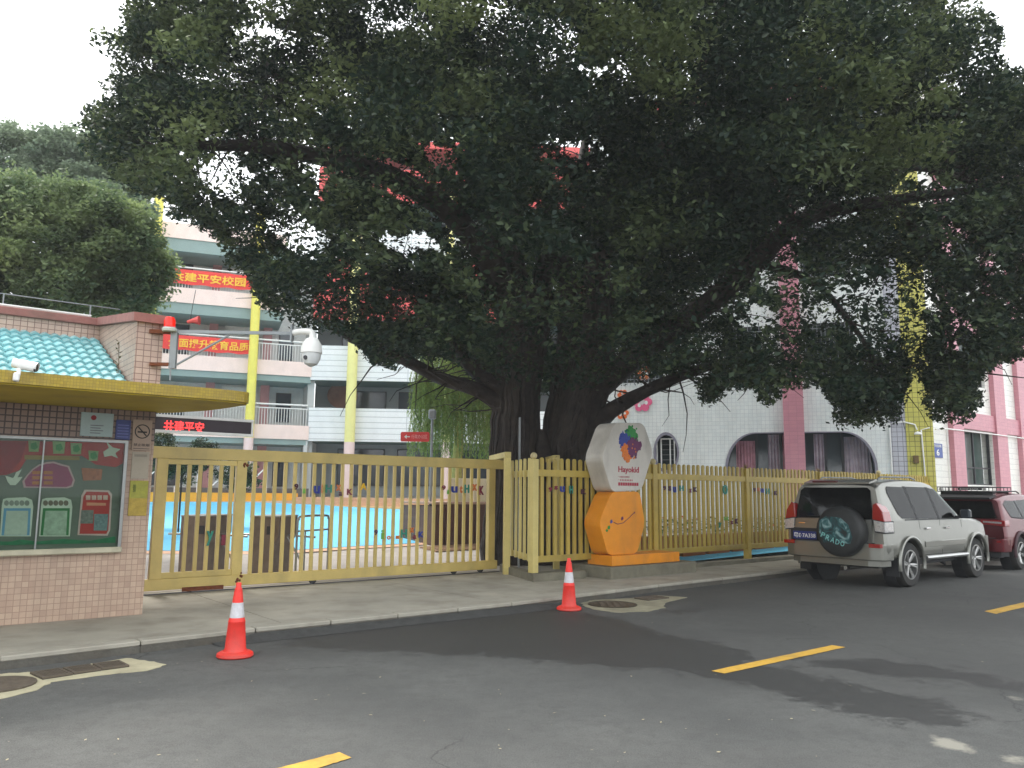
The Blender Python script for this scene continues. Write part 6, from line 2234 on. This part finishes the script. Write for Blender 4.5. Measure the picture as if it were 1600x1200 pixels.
limbs = [[(795, 640, 17.2, .24), (745, 610, 17.0, .16), (690, 592, 16.8, .14), (640, 565, 16.5, .12), (590, 545, 16.2, .09), (545, 530, 16, .05)],
         [(795, 615, 17.1, .2), (752, 588, 17, .14), (725, 560, 17, .12), (700, 520, 17, .09), (680, 480, 17, .06)],
         [(912, 675, 17.2, .28), (955, 642, 17.0, .18), (1010, 612, 16.7, .13), (1060, 590, 16.4, .11), (1110, 572, 16, .09), (1160, 560, 15.8, .05)],
         [(925, 610, 17.1, .30), (990, 560, 16.8, .25), (1060, 510, 16.3, .23), (1120, 465, 15.9, .21), (1180, 410, 15.5, .19), (1240, 352, 15.1, .16), (1310, 327, 14.7, .13), (1400, 312, 14.3, .10), (1500, 300, 14, .07), (1620, 285, 13.6, .04)],
         [(1225, 365, 15.2, .1), (1330, 290, 14.7, .09), (1430, 262, 14.3, .06), (1530, 290, 14.0, .03)],
         [(805, 520, 17, .30), (765, 410, 16.4, .26), (705, 335, 15.8, .23), (640, 290, 15.3, .21), (570, 262, 14.9, .18), (480, 242, 14.5, .15), (400, 230, 14.1, .12), (300, 228, 13.7, .08), (200, 240, 13.4, .04)],
         [(575, 264, 14.9, .12), (520, 210, 14.6, .09), (460, 150, 14.2, .06), (400, 80, 13.8, .03)],
         [(800, 470, 17.0, .2), (700, 440, 17.4, .16), (620, 432, 17.6, .12), (540, 442, 17.8, .08), (470, 460, 18, .04)],
         [(798, 330, 16.5, .18), (740, 200, 15.6, .14), (700, 60, 14.8, .09), (680, -100, 14, .05)],
         [(938, 410, 16.6, .2), (1010, 280, 15.5, .17), (1080, 150, 14.8, .11), (1130, 0, 14, .06)],
         [(932, 480, 16.9, .2), (1030, 400, 17.5, .16), (1120, 330, 18.2, .12), (1230, 260, 18.8, .08)],
         [(860, 430, 17.9, .18), (900, 300, 19.5, .14), (920, 180, 21, .08)],
         [(1180, 410, 15.5, .1), (1270, 440, 15.2, .07), (1340, 520, 15, .05), (1380, 590, 14.9, .03)],
         [(1400, 312, 14.3, .08), (1450, 400, 14.2, .06), (1480, 500, 14.2, .04), (1490, 600, 14.2, .02)]]
trk = []
for i, s in enumerate(stems): trk.append(limb(s, 'trunk', 20, 6, i))
for i, s in enumerate(limbs): trk.append(limb(s, 'limb', 10, 5, 20 + i))
# aerial roots grown onto the stems
mb = MB()
for q, rr in trk[:4] + trk[5:6]:
    for k in range(34):
        a = random.uniform(0, 2 * math.pi)
        P = []
        R_ = []
        off_ = random.uniform(1.0, 1.14)
        i0 = random.randint(0, 2)
        i1 = random.randint(len(q) * 1 // 2, len(q) - 2)
        tw = random.uniform(-.05, .05)
        rb_ = random.choice([.02, .03, .04, .06])
        for i in range(i0, i1):
            aa = a + tw * i
            P.append(q[i] + Vector((math.cos(aa), math.sin(aa), 0)) * rr[i] * off_ * random.uniform(.98, 1.03))
            R_.append(rb_ * random.uniform(.85, 1.15) * (1.4 if i < 5 else 1))
        if len(P) > 3: mb.tube(P, R_, 6)
part('aerial_roots', mb, M_bark, tree, smooth=True, kind='stuff')
# hanging roots and twigs
mb = MB()
allq = [v for q, rr in trk[6:] for v in q]
for k in range(420):
    s = random.choice(allq)
    d = Vector((random.gauss(0, 1), random.gauss(0, 1), random.gauss(.15, .7))).normalized()
    P = [s]
    for j in range(4):
        d = (d + Vector((random.gauss(0, .3), random.gauss(0, .3), random.gauss(0.03, .25)))).normalized()
        P.append(P[-1] + d * random.uniform(.25, .5))
    mb.tube(P, [.022, .017, .012, .008, .005], 4, False)
part('twigs', mb, M_bark, tree, kind='stuff')

SIL = [(-200, -500), (190, -500), (205, -20), (190, 20), (200, 45), (150, 48), (140, 62), (165, 75), (170, 120), (150, 130), (190, 150), (135, 165), (122, 195), (150, 205), (125, 225), (160, 250), (185, 285), (215, 300), (255, 305), (262, 340), (300, 345), (330, 362),
       (352, 385), (352, 408), (375, 412), (395, 440), (412, 485), (445, 500), (480, 512), (520, 512), (555, 530), (580, 560), (610, 572), (650, 560), (700, 555), (745, 590), (770, 596), (800, 600), (850, 612), (900, 606), (955, 600), (1000, 590), (1050, 585), (1090, 590), (1095, 625), (1118, 632),
       (1130, 605), (1180, 602), (1190, 630), (1215, 628), (1225, 605), (1285, 600), (1310, 640), (1295, 655), (1320, 668), (1400, 664), (1415, 600), (1440, 592), (1445, 640), (1470, 662), (1512, 655), (1535, 630), (1522, 600), (1555, 570), (1600, 555), (1700, 520), (2100, 500), (2100, -500)]
SKY = [(1522, -60), (1530, 10), (1555, 35), (1570, 62), (1555, 88), (1580, 108), (1620, 112), (1620, -60)]
SKYL = [(-300, -600), (188, -600), (205, -20), (188, 20), (198, 45), (140, 45)]
HOLES = [(1187, 497, 25, 20, .97), (1300, 490, 42, 20, .8), (1270, 560, 40, 40, .8), (1235, 460, 20, 90, .82), (1228, 580, 20, 50, .75), (475, 375, 38, 22, .8), (450, 350, 25, 30, .7), (640, 380, 45, 16, .95), (490, 250, 22, 14, .95), (500, 282, 12, 26, .93),
         (605, 262, 34, 12, .95), (690, 245, 26, 22, .9), (500, 480, 90, 34, .75), (350, 275, 40, 40, .8), (1433, 545, 16, 60, .85), (1440, 650, 20, 60, .5), (1500, 520, 25, 30, .85), (1540, 420, 22, 40, .6), (1440, 275, 26, 14, .9), (1495, 380, 22, 26, .8), (1370, 500, 50, 50, .75),
         (864, 518, 16, 14, .95), (873, 560, 6, 14, .8), (1120, 530, 40, 18, .35), (1590, 600, 40, 70, .3), (560, 420, 60, 60, .25), (410, 50, 36, 12, .8), (905, 235, 26, 14, .9), (930, 110, 30, 10, .88), (1150, 50, 30, 14, .35), (1200, 430, 40, 30, .82), (1340, 470, 50, 22, .8), (1180, 560, 60, 25, .4), (1400, 430, 24, 24, .8), (1440, 450, 16, 36, .8), (1590, 480, 20, 30, .4), (1380, 545, 40, 40, .45), (1230, 100, 12, 16, .5), (1300, 75, 12, 16, .5)]


def crown_mask(p):
    x, y = projpts(p)
    jx, jy = rng.normal(size=len(p)) * 4.5, rng.normal(size=len(p)) * 4.5
    k = in_poly(x + jx, y + jy, SIL) | (y < -60)
    k &= ~in_poly(x + jx, y + jy, SKY)
    k &= ~(in_poly(x + jx, y + jy, SKYL) & (p[:, 0] < 0))
    r_ = rng.random(len(p))
    for lx_, ly_, lY, lr in LIMBPX:
        d2 = (x - lx_) ** 2 + (y - ly_) ** 2
        k &= ~((d2 < lr ** 2) & (p[:, 1] < lY + .1) & (r_ < .82))
    for hx_, hy_, a, b, pr in HOLES:
        d = ((x + jx * .6 - hx_) / a) ** 2 + ((y + jy * .6 - hy_) / b) ** 2
        d = d * (1 + .55 * np.sin(x * .31 + hy_) * np.cos(y * .27 + hx_) + .45 * np.sin(x * .11 - y * .13 + hx_))
        k &= ~((d < 1) & (r_ < pr))
    return k


LIMBPX = []
for li_ in (0, 1, 2, 3, 5):
    q_, rr_l = trk[6 + li_]
    for v, r_ in list(zip(q_, rr_l))[:-6]:
        a_, b_ = projpts(np.array(v))
        LIMBPX.append((float(a_), float(b_), v.y, r_ / v.y * 1243 * 1.5 + 3))
for li_ in (0, 1, 2, 3):
    q_, rr_l = trk[li_]
    for v, r_ in list(zip(q_, rr_l)):
        a_, b_ = projpts(np.array(v))
        if b_ > 400: LIMBPX.append((float(a_), float(b_), v.y, r_ / v.y * 1243 * 1.35))
NC = 9500
Cc = rng.normal(size=(NC * 5, 3))
Cc /= np.linalg.norm(Cc, axis=1, keepdims=True)
rho = (.30 + .70 * rng.random((len(Cc), 1)) ** .6)
Cc = Cc * rho * np.array([11.8, 6.9, 10.0]) + np.array([1.2, 16.0, 4.6])
Cc = Cc[(Cc[:, 2] > 2.9)]
nzv = np.array([mnoise.noise(Vector(c * .55)) + .5 * mnoise.noise(Vector(c * 1.3 + 7)) for c in Cc])
Cc = Cc[nzv > .02][:NC]
thin = rng.random(len(Cc))
Cc = Cc[~(((Cc[:, 0] > 4.0) & (Cc[:, 2] < 6.2) & (thin < .5)) | ((Cc[:, 0] < -3.0) & (Cc[:, 2] < 7.5) & (thin < .45)))]
x_, y_ = projpts(Cc)
vis = (x_ > -250) & (x_ < 1850) & (y_ > -350)
Cc = np.concatenate([Cc[vis], Cc[~vis][::3]])
# boughs hanging at the lower edge
low = []
for (px, py, Y, n_) in ((855, 585, 19.5, 46), (870, 540, 19.5, 50), (850, 500, 19.5, 50), (760, 540, 18.5, 30), (960, 570, 18.5, 30), (1360, 625, 14.8, 60), (1340, 590, 15, 50), (1390, 560, 15, 40), (1480, 625, 14.4, 46), (1470, 560, 14.6, 50), (1500, 500, 14.2, 40), (1150, 590, 15.6, 60), (1110, 600, 15.6, 22), (1240, 580, 15.4, 60), (1060, 560, 16, 60), (960, 560, 16.4, 40), (1200, 560, 15.2, 50), (1290, 560, 15, 40),
                        (1560, 530, 14, 60), (1580, 440, 14.2, 80), (1590, 330, 14.2, 90), (1540, 250, 14.6, 90), (1590, 200, 14.6, 80), (1480, 420, 14.6, 50), (1530, 360, 14.8, 60), (1450, 180, 15, 60), (1560, 160, 15, 60),  (600, 530, 16.2, 50), (520, 500, 16.4, 60), (450, 480, 16.2, 40), (680, 530, 16.5, 50), (740, 540, 16.8, 30), (400, 420, 15, 40), (560, 470, 16, 60), (330, 330, 14, 50), (250, 260, 13.6, 60), (180, 220, 13.4, 50), (230, 150, 13.6, 60), (240, 60, 13.6, 60), (300, 180, 13.6, 50), (1000, 500, 16.6, 60), (700, 470, 16.6, 70), (1100, 500, 15.6, 50)):
    for k in range(n_):
        low.append(at(px + random.gauss(0, 32), py + random.gauss(0, 22), Y + random.gauss(0, .6)))
low = np.array(low)
sz_ = rng.uniform(.22, .62, len(Cc))
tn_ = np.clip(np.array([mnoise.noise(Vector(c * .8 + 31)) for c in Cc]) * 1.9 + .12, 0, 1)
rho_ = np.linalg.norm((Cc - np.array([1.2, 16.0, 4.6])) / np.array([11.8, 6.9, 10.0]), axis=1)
tn_ = tn_ * np.clip((rho_ - .45) / .35, 0.2, 1) * np.clip((Cc[:, 2] - 3.5) / 4.0, .35, 1)  # sky highlights and inner shade put into the tint, besides young outer leaves
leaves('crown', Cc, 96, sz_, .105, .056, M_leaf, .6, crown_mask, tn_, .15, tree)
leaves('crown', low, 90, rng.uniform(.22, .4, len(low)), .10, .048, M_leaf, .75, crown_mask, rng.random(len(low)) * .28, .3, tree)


def blob_clusters(c, R3, n, seed_off=0.0, shell=.55, thr=0.10, f=1.5):
    g = rng.normal(size=(n * 5, 3))
    g /= np.linalg.norm(g, axis=1, keepdims=True)
    p = g * (shell + (1 - shell) * rng.random((len(g), 1)) ** .6) * np.array(R3) + np.array(c)
    nv = np.array([mnoise.noise(Vector(q * f + seed_off)) for q in p])
    return p[nv > thr][:int(n * 1.25)]


def bushy_tree(label, px, py, Y, R3, n, m, ll, extra=()):
    c = at(px, py, Y)
    t = thing('leafy_tree', label, 'tree', WORLD, c[0], c[1], court_z(c[1]))
    part('trunk', MB().tube([(c[0], c[1], court_z(c[1]) - .1), (c[0] + .1, c[1], c[2] * .5), (c[0], c[1], c[2])], [.28, .22, .12], 10), M_bark, t, smooth=True)
    cs = [blob_clusters(c, R3, n)]
    for (a, b, YY, rr3, n2) in extra: cs.append(blob_clusters(at(a, b, YY), rr3, n2, 5))
    cs = np.concatenate(cs)
    tn = np.clip(np.array([mnoise.noise(Vector(q * 1.1)) for q in cs]) * .8 + .4, 0, 1)
    leaves('crown', cs, 60, rng.uniform(.18, .5, len(cs)), ll * .85, ll * .45, m, .7, None, tn, .1, t)


M_leaf2 = leaf_material('bright tree leaf', (0.10, 0.155, 0.08, 1), (0.32, 0.40, 0.17, 1), .45)
M_leaf3 = leaf_material('pale tree leaf', (0.16, 0.22, 0.15, 1), (0.32, 0.39, 0.25, 1), .45)
bushy_tree('bright green leafy tree rising behind the guardhouse roof', 90, 400, 19.5, (2.7, 2.2, 1.9), 700, M_leaf2, .15,
           ((10, 360, 19.5, (2.4, 2, 1.5), 300), (200, 420, 20, (1.0, 1.2, 1.2), 160), (150, 360, 20, (1.3, 1.4, 1.1), 200), (20, 450, 19, (3, 2, 1.4), 300), (-120, 420, 19, (2.5, 2, 2.5), 300)))
bushy_tree('paler rounded treetop behind the bright green tree at the left', 50, 270, 28, (2.6, 2.2, 1.6), 380, M_leaf3, .17,
           ((110, 255, 28, (1.6, 1.5, 1.2), 180), (-60, 290, 28, (2.6, 2, 2.2), 260), (190, 320, 28.5, (1.2, 1.3, 1.3), 150), (120, 310, 28, (2.4, 2, 1.5), 260)))

# willow
wc = at(712, 690, 27)
wt = thing('willow_tree', 'pale green weeping willow in front of the white gallery', 'tree', WORLD, wc[0], wc[1], court_z(wc[1]))
wz = at(712, 555, 27)[2]
part('trunk', MB().tube([(wc[0], wc[1], court_z(wc[1])), (wc[0] + .1, wc[1], wz * .6), (wc[0], wc[1], wz - .3)], [.2, .15, .08], 10), mat('willow bark', rgb(160, 150, 80), .9, .3, 6), wt, smooth=True)
cen = []
mb = MB()
for k in range(520):
    a = random.uniform(0, 2 * math.pi)
    rr = math.sqrt(random.random()) * 1.55
    x, y = wc[0] + rr * math.cos(a), wc[1] + rr * math.sin(a)
    z = wz + .35 - .35 * rr ** 2 * .5 + random.uniform(-.2, .2)
    if random.random() < .5: z -= 1.35 + random.uniform(0, .25)
    ln = random.uniform(1.2, 2.4)
    ze = max(z - ln, court_z(y) + .4)
    q = z
    P = []
    while q > ze:
        x += random.uniform(-.018, .018) + .004 * math.cos(a)
        y += random.uniform(-.018, .018)
        cen.append((x, y, q))
        P.append((x, y, q))
        q -= .075
    if len(P) > 2: mb.tube(P, .006, 3, False)
part('branchlets', mb, mat('willow twig', rgb(130, 130, 70), .9), wt, kind='stuff')
M_wil = leaf_material('willow leaf', (0.12, 0.19, 0.05, 1), (0.32, 0.42, 0.12, 1), .5)
leaves('crown', np.array(cen), 3, .05, .13, .028, M_wil, 1, None, np.clip(rng.random(len(cen)) * .8, 0, 1), 1.0, wt)
# shrubs and small trees inside the court
for (px, py, Y, R3, n, lb) in ((285, 728, 24, (.9, .6, .5), 60, 'dark shrub seen through the top left of the gate'), (318, 700, 30, (.55, .5, .5), 30, 'small bush just under the LED board'),
                               (250, 705, 26, (.6, .5, .6), 40, 'dark bush beside the guardhouse behind the gate'), (370, 745, 26, (.8, .6, .5), 50, 'dark shrub behind the wicket bars'), (310, 412, 43.5, (.9, .5, .9), 40, 'potted tree on the top balcony'),
                               (300, 565, 44, (1.2, .5, .7), 40, 'green plants on the second balcony floor')):
    c = at(px, py, Y)
    zg = court_z(c[1]) if c[2] < 4 else c[2] - 1.2
    t = thing('shrub', lb, 'shrub', WORLD, c[0], c[1], zg)
    part('stem', MB().tube([(c[0], c[1], zg), (c[0], c[1], c[2])], .03, 6), M_bark, t)
    cs = blob_clusters(c, R3, n, 3, .2, -.9)
    leaves('leaves', cs, 60, rng.uniform(.15, .3, len(cs)), .10, .05, M_leaf if Y < 40 else M_leaf2, .8, None, rng.random(len(cs)) * .6, .1, t)

# fallen leaves and grit on road and pavement
mb = MB()
for k in range(80):
    px, py = random.uniform(0, 1600), random.uniform(905, 1190)
    p = on_z(px, py, 0.008)
    if abs(p[0]) > 12: continue
    a = random.uniform(0, 6.28)
    # keep off the raised pavement: only road-level spots
    kx = [q[0] for q in kp]
    ky = np.interp(p[0], kx, [q[1] for q in kp])
    z = .008 if p[1] < ky - .25 else .132
    if p[1] > ky + 2.2 or ky - .25 <= p[1] < ky + .2: continue
    L_ = random.uniform(.006, .02)
    u_ = Vector((math.cos(a), math.sin(a), random.uniform(-.1, .1))) * L_
    w_ = Vector((-math.sin(a), math.cos(a), random.uniform(0, .2))) * L_ * .45
    c = Vector((p[0], p[1], z))
    mb.add([c - u_, c + w_, c + u_, c - w_], [(0, 1, 2, 3)])
single('fallen_leaves', mb, mat('dry leaf', rgb(170, 160, 130), .8, .4, 3), None, None, kind='stuff')

# ------------------------------------------------------------------ added haze volume
hzm = bpy.data.materials.new('glare haze')
hzm.use_nodes = True
hzm.node_tree.nodes.clear()
_o = hzm.node_tree.nodes.new('ShaderNodeOutputMaterial')
_v = hzm.node_tree.nodes.new('ShaderNodeVolumePrincipled')
_v.inputs['Color'].default_value = (.92, .95, .97, 1)
_v.inputs['Density'].default_value = 0.0012  # thin even veil added to imitate lens glare
hzm.node_tree.links.new(_v.outputs[0], _o.inputs['Volume'])
single('haze', MB().box(-215, 315, -112, 312, -1.3, 24), hzm, None, None, kind='stuff')
